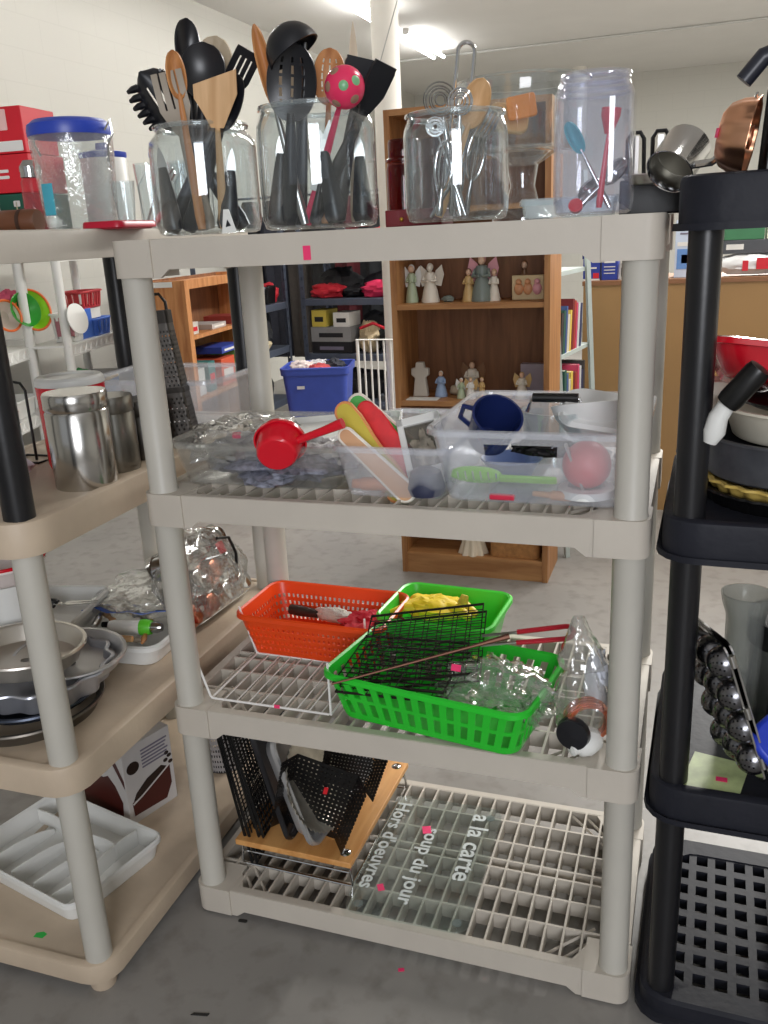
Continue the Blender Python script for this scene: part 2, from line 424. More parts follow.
for i in range(3):
    for x in (PI_, W - PI_):
        for y in (PY, D - PY):
            z0, z1 = LEV[i], LEV[i + 1] - TH
            b = MB().lathe([(0, z0 - .01), (.0272, z0 - .01), (.0272, z0 + .003), (.0262, z0 + .006), (.0262, z1 - .003), (.0272, z1), (.0272, z1 + .01), (0, z1 + .01)], 28, Matrix.Translation((x, y, 0)))
            mesh_obj('post', b, GREYP, unit)
sticker(unit, TR(.372, .0035, 1.371, 90), .013, .022)

def solid_slab(b, w, d, zt, th, r, lip=0.0, tray=0.006):
    """flat shelf with rounded corners, hollow beneath, slightly dished"""
    n = 120
    P = [rring(w - .012, d - .012, r, n, zt - th), rring(w, d, r, n, zt - th), rring(w, d, r, n, zt - th + .006), rring(w, d, r, n, zt - .006), rring(w - .002, d - .002, r, n, zt - .002),
         rring(w - .007, d - .007, r, n, zt), rring(w - .03, d - .03, r * .9, n, zt), rring(w - .036, d - .036, r * .9, n, zt - tray), rring(w * .5, d * .5, r * .5, n, zt - tray), rring(.01, .01, .002, n, zt - tray)]
    if lip:
        P = [rring(w + 2 * lip, d + 2 * lip, r + lip, n, zt - th), rring(w + 2 * lip, d + 2 * lip, r + lip, n, zt - th + .008)] + P[2:]
    return b.shell(P, .004, None, True)
# ------------------------------------------------------------ tan unit on the left, long side running away from the camera
LROT = R(0.5)
LM = Matrix.Translation((-0.042, -0.262, 0)) @ Matrix.Rotation(LROT, 4, 'Z')
lu = thing('shelf_unit', 'tan plastic shelf unit on the left, with solid shelves and round corners', 'shelf unit', m=LM)
LL = [(0.0682, .04, TAUPE), (0.510, .055, TAUPE), (0.972, .058, TAUPE), (1.425, .046, BEIGE)]
for z, th, mt in LL:
    b = MB(); solid_slab(b, .42, .92, z, th, .055, 0, .004)
    b.v = [(x - .21, y + .46, zz) for x, y, zz in b.v]
    mesh_obj('shelf', b, mt, lu)
for i in range(3):
    for x in (-.037, -.383):
        for y in (.037, .883):
            b = MB().lathe([(0, LL[i][0] - .006), (.026, LL[i][0] - .006), (.0255, LL[i + 1][0] - LL[i + 1][1] + .004), (0, LL[i + 1][0] - LL[i + 1][1] + .004)], 24, Matrix.Translation((x, y, 0)))
            mesh_obj('post', b, POSTBLK if i == 2 else GREYP, lu)
for x in (-.037, -.383):
    for y in (.037, .883):
        mesh_obj('foot', MB().lathe([(0, 0), (.024, 0), (.026, .006), (.026, .03), (0, .03)], 20, Matrix.Translation((x, y, 0))), TAUPE, lu)
# ------------------------------------------------------------ black unit on the right
ru = thing('shelf_unit', 'black plastic shelf unit at the right edge of the photo', 'shelf unit', (.932, -.026, 0), R(-1.0))
RL = [(0.0682, .045), (0.5055, .062), (0.966, .062), (1.448, .07)]
for i, (z, th) in enumerate(RL):
    b = MB()
    if i == 0:
        n = 120; w, d, r = .914, .46, .05
        P = [rring(w + .016, d + .016, r, n, z - th), rring(w + .016, d + .016, r, n, z - th + .008), rring(w, d, r, n, z - th + .012), rring(w, d, r, n, z - .004), rring(w - .008, d - .008, r, n, z), rring(w - .10, d - .09, r * .8, n, z), rring(w - .10, d - .09, r * .8, n, z - .03)]
        b.shell(P, .004, None, True)
        for k in range(23):
            x = -w / 2 + .045 + k * (w - .09) / 22; b.box(x - .0075, x + .0075, -d / 2 + .04, d / 2 - .04, z - .006, z - .001)
        for k in range(9):
            y = -d / 2 + .04 + k * (d - .08) / 8; b.box(-w / 2 + .045, w / 2 - .045, y - .0095, y + .0095, z - .0065, z - .0015)
            b.box(-w / 2 + .045, w / 2 - .045, y - .002, y + .002, z - .03, z - .0065)
    else:
        solid_slab(b, .914, .46, z, th, .05, .008, .006)
    b.v = [(x + .457, y + .23, zz) for x, y, zz in b.v]
    mesh_obj('shelf', b, SHELFBLK, ru)
for i in range(3):
    for x in (.036, .878):
        for y in (.036, .424):
            mesh_obj('post', MB().lathe([(0, RL[i][0] - .006), (.0232, RL[i][0] - .006), (.0232, RL[i + 1][0] - RL[i + 1][1] + .004), (0, RL[i + 1][0] - RL[i + 1][1] + .004)], 24, Matrix.Translation((x, y, 0))), POSTBLK, ru)
for x in (.036, .878):
    for y in (.036, .424):
        mesh_obj('foot', MB().lathe([(0, 0), (.024, 0), (.026, .006), (.026, .035), (0, .035)], 20, Matrix.Translation((x, y, 0))), SHELFBLK, ru)

# ============================================================ TOP TIER OF THE MIDDLE UNIT
ZT = LEV[3]
def jar(name, label, x, y, r, h, neck, mat, n=40, square=0):
    t = thing(name, label, 'jar', (x, y, ZT))
    th = .003
    prof = [(0.001, .004), (r * .86, .004), (r * .95, .007), (r, .022), (r, h * .80), (r * .985, h * .86), (neck * 1.03, h * .925), (neck, h * .945), (neck, h * .985)]
    if square:
        P = []
        for rr, z in prof: P.append(rring(2 * rr, 2 * rr, rr * .55, 56, z))
        mesh_obj('body', MB().shell(P, th, None, True), mat, t)
    else:
        mesh_obj('body', MB().lathe(prof, n).lathe([(p - .003, z + .003) for p, z in prof[1:]], n), mat, t)
    lip = MB().tube([(neck * math.cos(2 * PI * i / 36), neck * math.sin(2 * PI * i / 36), h * .99) for i in range(36)], .0042, 8, None, True)
    mesh_obj('rim', lip, PLAS if square else RIMG, t)
    return t
jar('utensil_jar', 'clear glass jar at the left end, packed with black and wooden utensils', .140, .115, .092, .180, .078, GLASS)
jar('utensil_jar', 'widest clear glass jar, holding a black ladle and a pink dotted ball utensil', .352, .118, .098, .193, .090, GLASS)
jar('utensil_jar', 'clear glass jar holding wire whisks and metal kitchen tools', .590, .115, .082, .162, .075, GLASS)
j4 = jar('storage_jar', 'tall square-shouldered clear plastic jar near the right end of the top tier', .806, .10, .055, .195, .047, PLAS, square=1)
for q in (.170, .179, .188):
    mesh_obj('thread', MB().tube([(.048 * math.cos(2 * PI * i / 30), .048 * math.sin(2 * PI * i / 30), q) for i in range(30)], .002, 6, None, True), PLAS, j4)

CAMP = Vector((0.9622, -1.3295, 1.3935))
def frame(base, tip, roll=0.0):
    """matrix with origin at base, Z to tip, Y away from the viewer side of the shelf turned by roll degrees"""
    b = Vector(base); z = (Vector(tip) - b).normalized()
    toward = Vector((0.35, -1, 0))
    x = toward.cross(z) * -1
    x.normalize(); x = (Matrix.Rotation(R(roll), 3, z) @ x); y = z.cross(x)
    m = Matrix((x, y, z)).transposed().to_4x4(); m.translation = b
    return m, (Vector(tip) - b).length
def blade(L, wf, df=None, hole=None, nu=20, nv=12, th=.003, z0=0.0):
    P = []
    for i in range(nu + 1):
        v = i / nu; w = wf(v)
        P.append([((-1 + 2 * j / nv) * w, (df(-1 + 2 * j / nv, v) if df else 0), z0 + L * v) for j in range(nv + 1)])
    return MB().shell(P, th, hole)
ell = lambda w, p=.5: (lambda v: max(.0015, w * (1 - abs(2 * v - 1) ** 2.2) ** p))
def utensil(name, label, kind, base, tip, hw, hl, mat, roll=0, hmat=None, cat=None, group=None, tk=None):
    m, L = frame(base, tip, roll)
    t = thing(name, label, cat or name.split('_')[-1], m=m)
    zl = L - hl
    hd = None
    if kind == 'spoon': hd = blade(hl, ell(hw), lambda u, v: .012 * (1 - u * u) * math.sin(PI * v), None, 18, 12, .003, zl)
    elif kind == 'slotted': hd = blade(hl, ell(hw), lambda u, v: .008 * (1 - u * u) * math.sin(PI * v), lambda i, j: j in (4, 8, 12) and 7 <= i < 23 and i % 4 != 0, 28, 17, .003, zl)
    elif kind == 'turner': hd = blade(hl, lambda v: hw * (.45 + .55 * min(1, v * 2.2)) if v < .97 else hw * .96, lambda u, v: -.012 * v * v, lambda i, j: j in (3, 6, 9) and 6 <= i < 17, 20, 13, .003, zl)
    elif kind == 'scraper': hd = blade(hl, lambda v: hw * min(1, .25 + 1.4 * v ** .8) * (1 if v < .93 else .93), lambda u, v: 0, None, 18, 10, .006, zl)
    elif kind == 'angled':
        P = []
        for i in range(13):
            v = i / 12; w = hw * min(1, .3 + 1.2 * v)
            P.append([((-1 + 2 * j / 10) * w, 0, zl + hl * v * (1 - .28 * (1 - j / 10) * v)) for j in range(11)])
        hd = MB().shell(P, .006)
    elif kind == 'knife': hd = blade(hl, lambda v: hw * (1 - .93 * v ** 2.4), None, None, 14, 6, .0016, zl)
    elif kind == 'ladle':
        hd = MB(); pr = [(hw * math.sin(a), -hw * math.cos(a)) for a in [PI * .5 * i / 9 for i in range(1, 10)]]
        mm = Matrix.Translation((0, -hw * .5, L - hw * .9)) @ Matrix.Rotation(R(-38), 4, 'Y') @ Matrix.Rotation(R(192), 4, 'X')
        hd.shell([[(r * math.cos(2 * PI * j / 28), r * math.sin(2 * PI * j / 28), z) for j in range(28)] for r, z in [(.001, -hw)] + pr], .003, None, True, mm)
    elif kind == 'pasta':
        hd = blade(hl, ell(hw, .4), lambda u, v: .02 * u * u - .008, lambda i, j: j in (5, 8) and 6 <= i < 15, 20, 13, .0035, zl)
        for k in range(6):
            v = .22 + k * .13
            hd.tube([(-ell(hw, .4)(v), .01, zl + hl * v), (-ell(hw, .4)(v) - .007, .004, zl + hl * v + .002), (-ell(hw, .4)(v) - .012, -.007, zl + hl * v + .001)], [.007, .006, .0035], 7)
        for k in range(4):
            v = .4 + k * .14
            hd.tube([(ell(hw, .4)(v), .01, zl + hl * v), (ell(hw, .4)(v) + .006, -.012, zl + hl * v)], [.0055, .0025], 7)
    elif kind == 'fork':
        hd = blade(hl, lambda v: hw * (.4 + .6 * min(1, v * 2.5)), lambda u, v: -.006 * math.sin(PI * v), lambda i, j: j in (3, 7, 11) and i >= 8, 20, 15, .004, zl)
    elif kind == 'ball':
        hd = MB().ball((0, 0, L - hw), hw, 28)
    elif kind == 'whisk':
        hd = MB()
        for k in range(6):
            a = PI * k / 6
            hd.tube([(hw * math.sin(PI * q / 14) ** .8 * math.cos(a) * (1 if q <= 14 else 1) * (-1 if False else 1) * math.copysign(1, 1) if False else hw * math.sin(2 * PI * q / 28) * math.cos(a), hw * math.sin(2 * PI * q / 28) * math.sin(a), zl + hl * (.5 - .5 * math.cos(2 * PI * q / 28))) for q in range(28)], .0009, 5, None, True)
    elif kind == 'coil':
        hd = MB()
        for k in range(5):
            rr = hw * (.3 + .7 * k / 4)
            hd.tube([(rr * math.cos(2 * PI * q / 26), .004 * (k % 2), L - hw + rr * math.sin(2 * PI * q / 26)) for q in range(26)], .0013, 5, None, True)
    elif kind == 'tongs':
        hd = MB(); hd.tube([(-hw, 0, zl * .2), (-hw, 0, L - hw)] + [(-hw * math.cos(PI * q / 10), 0, L - hw + hw * math.sin(PI * q / 10)) for q in range(1, 10)] + [(hw, 0, L - hw), (hw, 0, zl * .2)], .0032, 8)
    elif kind == 'masher':
        hd = MB().lathe([(0, L - hl), (hw * .4, L - hl), (hw, L - hl * .3), (hw, L), (0, L)], 20)
    if hd: mesh_obj('loop' if kind == 'tongs' else 'blade' if kind == 'knife' else 'head', hd, mat, t)
    if kind != 'tongs':
        tk = tk or (.0105 if mat in (BLACKP, GREYN) else .006)
        z1 = zl + hl * (.12 if kind not in ('coil', 'ladle', 'whisk') else (.03 if kind != 'ladle' else .55))
        if kind == 'ball': z1 = L - 1.9 * hw
        hb = MB().tube([(0, 0, 0), (0, 0, zl * .1), (0, 0, zl * .45), (0, 0, max(zl * .9, zl - .02)), (0, 0, z1)], [tk * 1.1, tk * 1.45, tk * 1.2, tk * .8, tk * .6], 10)
        for i in range(len(hb.v)): hb.v[i] = (hb.v[i][0], hb.v[i][1] * .7, hb.v[i][2])
        mesh_obj('handle', hb, hmat or mat, t)
    return t
BEECH2 = wood('orange_wood', (170, 108, 58), (205, 146, 92), 6, 2)
PALEW = wood('pale_wood', (186, 168, 142), (208, 192, 168), 6, 2)
GREYN = pm('grey_taupe_nylon', (150, 138, 122), .45)
CREAMN = pm('cream_nylon', (214, 204, 182), .4)
zb = ZT + .012
# jar 1
utensil('spaghetti_server', 'black nylon spaghetti server with teeth, leaning far left out of the left jar', 'pasta', (.20, .13, zb), (0.065, 0.070, 1.670), .033, .10, BLACKP, -12, cat='utensil')
utensil('serving_spoon', 'slim black spoon standing highest in the left jar', 'spoon', (.10, .15, zb), (0.114, 0.150, 1.760), .022, .085, BLACKP, 30)
utensil('serving_spoon', 'wide black spoon just below the tallest one in the left jar', 'spoon', (.13, .10, zb), (0.153, 0.130, 1.716), .038, .088, BLACKP, 0)
utensil('wooden_spoon', 'pale wooden spoon with a round bowl at the back of the left jar', 'spoon', (.09, .16, zb), (0.163, 0.160, 1.729), .031, .085, PALEW, 0)
utensil('wooden_spoon', 'orange wooden spoon crossing the middle of the left jar', 'spoon', (.155, .06, zb), (0.134, 0.060, 1.695), .015, .075, BEECH2, 15)
utensil('slotted_turner', 'black slotted turner leaning right out of the left jar', 'turner', (.07, .10, zb), (0.236, 0.130, 1.695), .022, .085, BLACKP, 28, cat='turner')
utensil('serving_fork', 'grey-brown slotted fork spatula at the front of the left jar', 'fork', (.15, .09, zb), (0.118, 0.060, 1.664), .026, .095, GREYN, 0)
utensil('wooden_spatula', 'light wooden spatula with a slanted end at the front of the left jar', 'angled', (.175, .10, zb), (0.215, 0.045, 1.658), .035, .088, WOODL, 0)
utensil('serving_spoon', 'black spoon seen from its side at the right of the left jar', 'spoon', (.11, .09, zb), (0.244, 0.070, 1.650), .021, .095, BLACKP, 25)
tg = thing('paper_tag', 'white paper tag inside the left jar near its bottom', 'tag', (0.219, 0.035, 1.425), 0)
mesh_obj('card', MB().prism([(-.012, -.018), (.015, -.016), (.004, .02), (-.006, .02)], 0, .001, Matrix.Rotation(PI / 2, 4, 'X')), WHITEP, tg)
mesh_obj('print', MB().prism([(-.004, -.008), (.006, -.006), (.0, .004)], 0, .0006, Matrix.Translation((0, -.0012, 0)) @ Matrix.Rotation(PI / 2, 4, 'X')), BLACKP, tg)
for k, (bx, by, tx, ty, tz, lb) in enumerate(((.10, .06, .075, .08, .15, 'black handle standing at the left inside the left jar'), (.19, .09, .205, .10, .14, 'black handle standing at the right inside the left jar'), (.14, .17, .16, .18, .145, 'black handle at the back inside the left jar'))):
    utensil('peeler', lb, 'knife', (bx, by, zb), (tx, ty, ZT + tz), .008, .04, STEEL, 0, BLACKP, cat='peeler', tk=.012)
for k, (bx, by, tx, ty, tz, lb) in enumerate(((.285, .09, .30, .10, .16, 'thick black handle at the left inside the widest jar'), (.40, .07, .375, .08, .155, 'thick black handle at the right front inside the widest jar'), (.42, .14, .415, .15, .15, 'thick black handle at the far right inside the widest jar'), (.34, .18, .33, .19, .15, 'thick black handle at the back inside the widest jar'))):
    utensil('peeler', lb, 'knife', (bx, by, zb), (tx, ty, ZT + tz), .009, .04, STEEL, 0, BLACKP, cat='peeler', tk=.013)
# jar 2
utensil('wooden_handle_knife', 'wood-handled tool standing upside down, handle up, at the left of the widest jar', 'spoon', (.33, .10, zb), (0.265, 0.100, 1.725), .011, .13, BEECH2, 0, STEEL, cat='knife')
utensil('serving_spoon', 'cream spoon behind the black slotted spoon in the widest jar', 'spoon', (.36, .16, zb), (0.270, 0.150, 1.697), .035, .10, CREAMN, 0)
utensil('slotted_spoon', 'large black slotted spoon at the front of the widest jar', 'slotted', (.30, .10, zb), (0.347, 0.060, 1.684), .040, .115, BLACKP, -6)
utensil('soup_ladle', 'black ladle with its bowl turned over the top of the widest jar', 'ladle', (.31, .12, zb), (0.356, 0.090, 1.710), .043, .05, BLACKP, -35)
utensil('wooden_spoon', 'brown wooden spoon with holes in the middle of the widest jar', 'slotted', (.35, .14, zb), (0.382, 0.130, 1.683), .026, .085, BEECH2, 0)
utensil('wooden_handle_knife', 'pointed wooden handle at the back of the widest jar', 'knife', (.39, .18, zb), (0.401, 0.190, 1.729), .009, .10, PALEW, 0, cat='knife')
bl = utensil('lollipop_masher', 'pink ball utensil with green and brown dots at the front of the widest jar', 'ball', (.33, .11, zb), (0.445, 0.050, 1.639), .0315, .06, pm('hot_pink_plastic', (226, 52, 96), .25), 0, cat='utensil')
DG = pm('green_dot_paint', (120, 178, 130), .3); DB = pm('brown_dot_paint', (150, 116, 96), .3)
Lb = (Vector((0.445, 0.050, 1.639)) - Vector((.33, .11, zb))).length - .0315
for k, (a, e, mt) in enumerate(((-90, 18, DG), (-140, -5, DB), (-100, -42, DB), (-45, -10, DB), (-50, 40, DG), (-150, 40, DB))):
    d = Vector((math.cos(R(a)) * math.cos(R(e)), math.sin(R(a)) * math.cos(R(e)), math.sin(R(e))))
    q = d.to_track_quat('Z', 'Y').to_matrix().to_4x4(); q.translation = Vector((0, 0, Lb)) + d * .0305
    mesh_obj('dot', MB().lathe([(0, .0016), (.005, .0015), (.0075, 0)], 16, q), mt, bl)
utensil('turner', 'black flat turner behind the pink dotted ball', 'scraper', (.37, .14, zb), (0.432, 0.140, 1.665), .026, .075, BLACKP, 15)
utensil('slotted_turner', 'black turner leaning right out of the widest jar', 'scraper', (.33, .12, zb), (0.486, 0.100, 1.645), .021, .085, BLACKP, 35, cat='turner')
utensil('chef_knife', 'slim black-handled knife standing blade down in the widest jar', 'knife', (.35, .09, zb), (0.394, 0.080, 1.571), .014, .11, STEEL, 0, BLACKP, cat='knife')
sk = (0.446, 0.160, 1.648)
solo('wire_skewer', MB().tube([(0.443, 0.160, 1.627), (0.492, 0.160, 1.752)], .0008, 6), STEEL, 'long thin wire skewer rising out of the widest jar past the column', 'skewer')
# jar 3 : wire tools
utensil('spring_whisk', 'round coiled wire whisk head poking left out of the metal-tool jar', 'coil', (.60, .10, zb), (0.567, 0.100, 1.612), .026, .052, CHROME, 10, cat='whisk')
utensil('wire_tongs', 'tall bent wire tongs standing highest in the metal-tool jar', 'tongs', (.57, .15, zb), (0.603, 0.150, 1.671), .013, .05, CHROME, 0, cat='tongs')
utensil('wooden_spoon', 'wooden spoon in the metal-tool jar', 'spoon', (.555, .13, zb), (0.633, 0.130, 1.615), .021, .075, WOODL, 0)
utensil('spring_whisk', 'second coiled wire whisk standing upright in the metal-tool jar', 'coil', (.585, .11, zb), (0.607, 0.090, 1.599), .019, .04, CHROME, -20, cat='whisk')
utensil('skimmer', 'thin steel fork rod leaning right inside the metal-tool jar', 'fork', (.545, .12, zb), (0.652, 0.120, 1.564), .012, .06, CHROME, 20, tk=.0025, cat='utensil')
utensil('skimmer', 'thin steel rod with a loop leaning left inside the metal-tool jar', 'coil', (.61, .09, zb), (0.560, 0.090, 1.561), .014, .03, CHROME, 0, tk=.0025, cat='utensil')
utensil('balloon_whisk', 'small balloon whisk standing handle down in the metal-tool jar', 'whisk', (.60, .13, zb), (0.628, 0.120, 1.541), .016, .075, CHROME, 0, tk=.004, cat='whisk')
utensil('balloon_whisk', 'small balloon whisk leaning against the front of the metal-tool jar', 'whisk', (.575, .06, zb), (0.591, 0.060, 1.525), .016, .07, CHROME, 0, tk=.004, cat='whisk')
# jar 4
TEAL = pm('teal_silicone', (70, 165, 178), .4); REDC = pm('clear_red_plastic', (214, 56, 72), .25)
utensil('silicone_brush', 'teal spoon leaning left in the square plastic jar', 'spoon', (.83, .10, zb), (0.765, 0.100, 1.539), .010, .05, TEAL, 0, CHROME, tk=.003, cat='spoon')
utensil('measuring_spoon', 'red plastic measuring scoop hanging high inside the square jar', 'masher', (.815, .09, zb), (0.830, 0.090, 1.552), .014, .035, REDC, 0, tk=.0035, cat='scoop')
utensil('table_spoon', 'steel spoon lying slanted in the square plastic jar', 'spoon', (.77, .11, zb), (0.814, 0.110, 1.456), .012, .04, CHROME, 0, tk=.003, cat='spoon')
utensil('table_spoon', 'steel spoon leaning right in the square plastic jar', 'spoon', (.785, .08, zb), (0.852, 0.100, 1.481), .012, .045, CHROME, 0, tk=.003, cat='spoon')
solo('bottle_cap', MB().lathe([(0, 0), (.010, 0), (.0105, .007), (0, .008)], 18), pm('red_plastic', (206, 30, 44), .3), 'small red cap at the bottom of the square plastic jar', 'cap', m=TR(.785, .062, ZT + .014, 65, 0, 0))
# behind the jars
def apothecary(label, x, y, r, h):
    t = thing('amber_jar', label, 'jar', (x, y, ZT), 0, 'amber glass jars')
    mesh_obj('body', MB().lathe([(.001, .003), (r, .004), (r, h * .66), (r * .93, h * .72), (r * .93, h * .74)], 28), AMBER, t)
    mesh_obj('lid', MB().lathe([(.001, h), (r * .8, h), (r * .86, h * .97), (r * .86, h * .80), (r, h * .78), (r, h * .75), (.001, h * .75)], 28), AMBER, t)
apothecary('amber glass lidded jar between the two largest utensil jars, nearer one', .445, .30, .033, .15)
apothecary('amber glass lidded jar standing behind the other amber jar', .475, .385, .033, .155)
b = MB(); b.box(-.05, .05, -.04, .04, 0, .028)
t = solo('tin_box', b, pm('dark_red_tin', (110, 22, 30), .35), 'dark red tin box with a gold stud in front of the amber jars', 'box', (.497, .215, ZT), 0, bevel=.002)
mesh_obj('stud', MB().ball((-.02, -.041, .012), .004, 10), pm('gold_metal', (200, 160, 70), .3, 1), t)
t = thing('trifle_bowl', 'large clear glass trifle bowl on a stemmed foot, behind the metal-tool jar', 'bowl', (.655, .335, ZT))
mesh_obj('bowl', MB().shell([[(r * math.cos(2 * PI * j / 44), r * math.sin(2 * PI * j / 44), z) for j in range(44)] for r, z in ((.002, .118), (.09, .115), (.106, .120), (.109, .132), (.111, .220), (.113, .228), (.117, .229))], .004, None, True), GLASS, t)
mesh_obj('stem', MB().lathe([(.055, .001), (.055, .006), (.03, .03), (.022, .06), (.028, .095), (.06, .115)], 30), GLASS, t)
solo('bread_slice', MB().prism(rpoly(.07, .05, .015), 0, .012), pm('tan_sponge', (196, 160, 116), .9), 'tan and orange packet inside the glass trifle bowl', 'packet', m=TR(.63, .33, ZT + .17, 70, 10, 20), bevel=.003)
solo('spice_packet', MB().prism(rpoly(.05, .04, .006), 0, .006), pm('orange_print', (224, 132, 52), .5), 'orange packet leaning inside the trifle bowl', 'packet', m=TR(.66, .30, ZT + .185, 75, -8, 10), bevel=.002)
b = MB(); tub(b, .16, .1, .03, .004, .01, .003, .003, 60, 4)
solo('baking_dish', b, clear('clear_dish', (240, 244, 244), 1.45, .03, .3), 'low pale dish beside the foot of the trifle bowl', 'dish', (.74, .33, ZT + .002), .1)
# things behind the right end
t = thing('knife_block', 'black slotted rack with two steel blades behind the square jar', 'rack', (.885, .30, ZT))
mesh_obj('body', MB().box(-.055, .055, -.04, .04, 0, .055), BLKM, t, bevel=.003)
for k, x in enumerate((-.035, .005, .038)):
    b = MB().tube([(x - .012, 0, .055), (x - .012, 0, .12), (x - .006, 0, .13), (x + .008, 0, .13), (x + .014, 0, .12), (x + .016, 0, .055)], .0035, 8)
    mesh_obj('handle', b, BLKM, t)
    mesh_obj('blade', MB().box(x - .004, x + .006, .003, .006, .05, .125), STEEL, t)
t = thing('flour_sifter', 'shiny steel flour sifter lying tipped between the square jar and the black unit', 'sifter', m=TR(.925, .15, ZT + .078, 128, 0, -28))
b = MB(); b.shell([[(r * math.cos(2 * PI * j / 36), r * math.sin(2 * PI * j / 36), z) for j in range(36)] for r, z in ((.034, -.03), (.034, .03), (.036, .034))], .0015, None, True)
mesh_obj('drum', b, CHROME, t)
mesh_obj('handle', MB().tube([(.034, 0, .022), (.06, 0, .02), (.068, 0, .005), (.066, 0, -.03)], .0055, 8), CHROME, t)
mesh_obj('mesh_disc', MB().lathe([(0, 0), (.033, 0)], 30), pm('steel_mesh', (140, 136, 122), .5, .7), t)
t = thing('steel_tray', 'shallow steel bowl under the tipped flour sifter', 'bowl', (.885, .205, ZT + .045))
mesh_obj('dish', MB().shell([[(r * math.cos(2 * PI * j / 36), r * math.sin(2 * PI * j / 36) * .7, z) for j in range(36)] for r, z in ((.002, 0), (.03, .001), (.045, .012), (.052, .014))], .002, None, True), STEEL, t)

# ============================================================ SECOND TIER OF THE MIDDLE UNIT
Z2 = LEV[2]
b = MB(); tub(b, .345, .30, .083, .018, .03, .0025, .006, 90, 6)
solo('plastic_tub', b, clear('greyish_clear_plastic', (246, 246, 244), 1.45, .08, .11, (226, 226, 226)), 'shallow clear plastic tub with bagged foil and a red scoop leaning on it', 'tub', (.205, .205, Z2 + .002), 0)
b = MB(); tub(b, .205, .33, .092, .016, .025, .0025, .006, 90, 6)
solo('plastic_tub', b, TUBM, 'clear plastic tub stuffed with coloured mitts, in the middle of the second tier', 'tub', (.482, .20, Z2 + .002), -.01)
b = MB(); tub(b, .34, .36, .125, .022, .035, .003, .008, 120, 12, lambda i, j, n: 7 <= i <= 9 and (j < 4 or j >= n - 7) )
solo('plastic_tub', b, TUBM, 'largest milky plastic tub with cut-out handles, holding a navy mug', 'tub', (.722, .215, Z2 + .002), 0)
# crumpled bag helper
def crumple(sx, sy, sz, seed, amp=.25, n=22, top=0):
    r_ = random.Random(seed); off = Vector((r_.random() * 50, r_.random() * 50, r_.random() * 50)); P = []
    for i in range(n + 1):
        a = PI * i / n; row = []
        for j in range(n * 2):
            t = 2 * PI * j / (n * 2); d = Vector((math.sin(a) * math.cos(t), math.sin(a) * math.sin(t), -math.cos(a)))
            k = 1 + amp * (mnoise.noise(d * 2.2 + off) + .6 * mnoise.noise(d * 5 + off) + .35 * mnoise.noise(d * 11 + off))
            if top and d.z > .3: k *= 1 - top * (d.z - .3)
            row.append((d.x * sx * k, d.y * sy * k, max(-sz * .82, d.z * sz * (k if not top else 1 + .2 * (k - 1)))))
        P.append(row)
    return P
FOIL = pm('dark_crinkled_foil', (186, 186, 192), .35, .55, .5, 40, .9)
fb = solo('foil_bundle', MB().shell(crumple(.10, .08, .035, 3, .35), .001, None, True), FOIL, 'crinkled grey foil bundle inside the left clear tub', 'bundle', (.165, .17, Z2 + .045))
solo('foil_bundle', MB().shell(crumple(.12, .09, .03, 8, .4), .001, None, True), pm('grey_tinsel', (150, 152, 166), .4, .4, .6, 60, .9), 'darker grey tinsel bundle at the front of the left clear tub', 'bundle', (.24, .13, Z2 + .036))
solo('foil_bundle', MB().shell(crumple(.07, .06, .035, 14, .4), .001, None, True), pm('pale_crinkled_foil', (206, 206, 208), .35, .4, .5, 40, .9), 'pale foil bundle at the right of the left clear tub, under the red scoop', 'bundle', (.325, .17, Z2 + .045))
bg = thing('plastic_bag', 'clear crumpled bag over the foil in the left clear tub', 'bag', (.15, .15, Z2 + .068))
mesh_obj('film', MB().shell(crumple(.11, .10, .042, 21, .45), .0008, None, True), BAG, bg)
sticker(bg, TR(.02, -.07, .03, 60, 0, 10), .016, .012)
b = MB(); b.shell([rring(.30 * q, .13 * q, .02, 60, z) for q, z in ((.02, 0), (.97, 0), (1, .012), (1.02, .012))], .002, None, True)
solo('white_tray', b, WHITEP, 'white plastic tray lying at the back of the left clear tub', 'tray', m=TR(.27, .265, Z2 + .062, 12, -4, 8))
# red dustpan-like scoop
RED = pm('bright_red_plastic', (218, 18, 40), .22, 0, .03, coat=.4)
mm, L = frame((0.284, 0.030, 1.018), (0.373, 0.080, 1.060), 0)
sc = thing('scoop', 'bright red plastic scoop leaning over the edge of the left clear tub', 'scoop', m=TR(.30, .045, Z2 + .092, 0, 0, 0))
b = MB(); tub(b, .086, .080, .044, .008, .038, .003, .003, 80, 5, None, -.022)
mS = Matrix.Translation((-.026, -.004, -.004)) @ Matrix.Rotation(R(-28), 4, 'Y') @ Matrix.Rotation(R(-65), 4, 'X')
b.v = [tuple(mS @ Vector(p)) for p in b.v]
mesh_obj('cup', b, RED, sc)
mesh_obj('handle', MB().tube([(.004, .004, .006), (.03, 0, .016), (.06, .0, .027), (.098, 0, .042)], [.008, .007, .0075, .0095], 12), RED, sc)
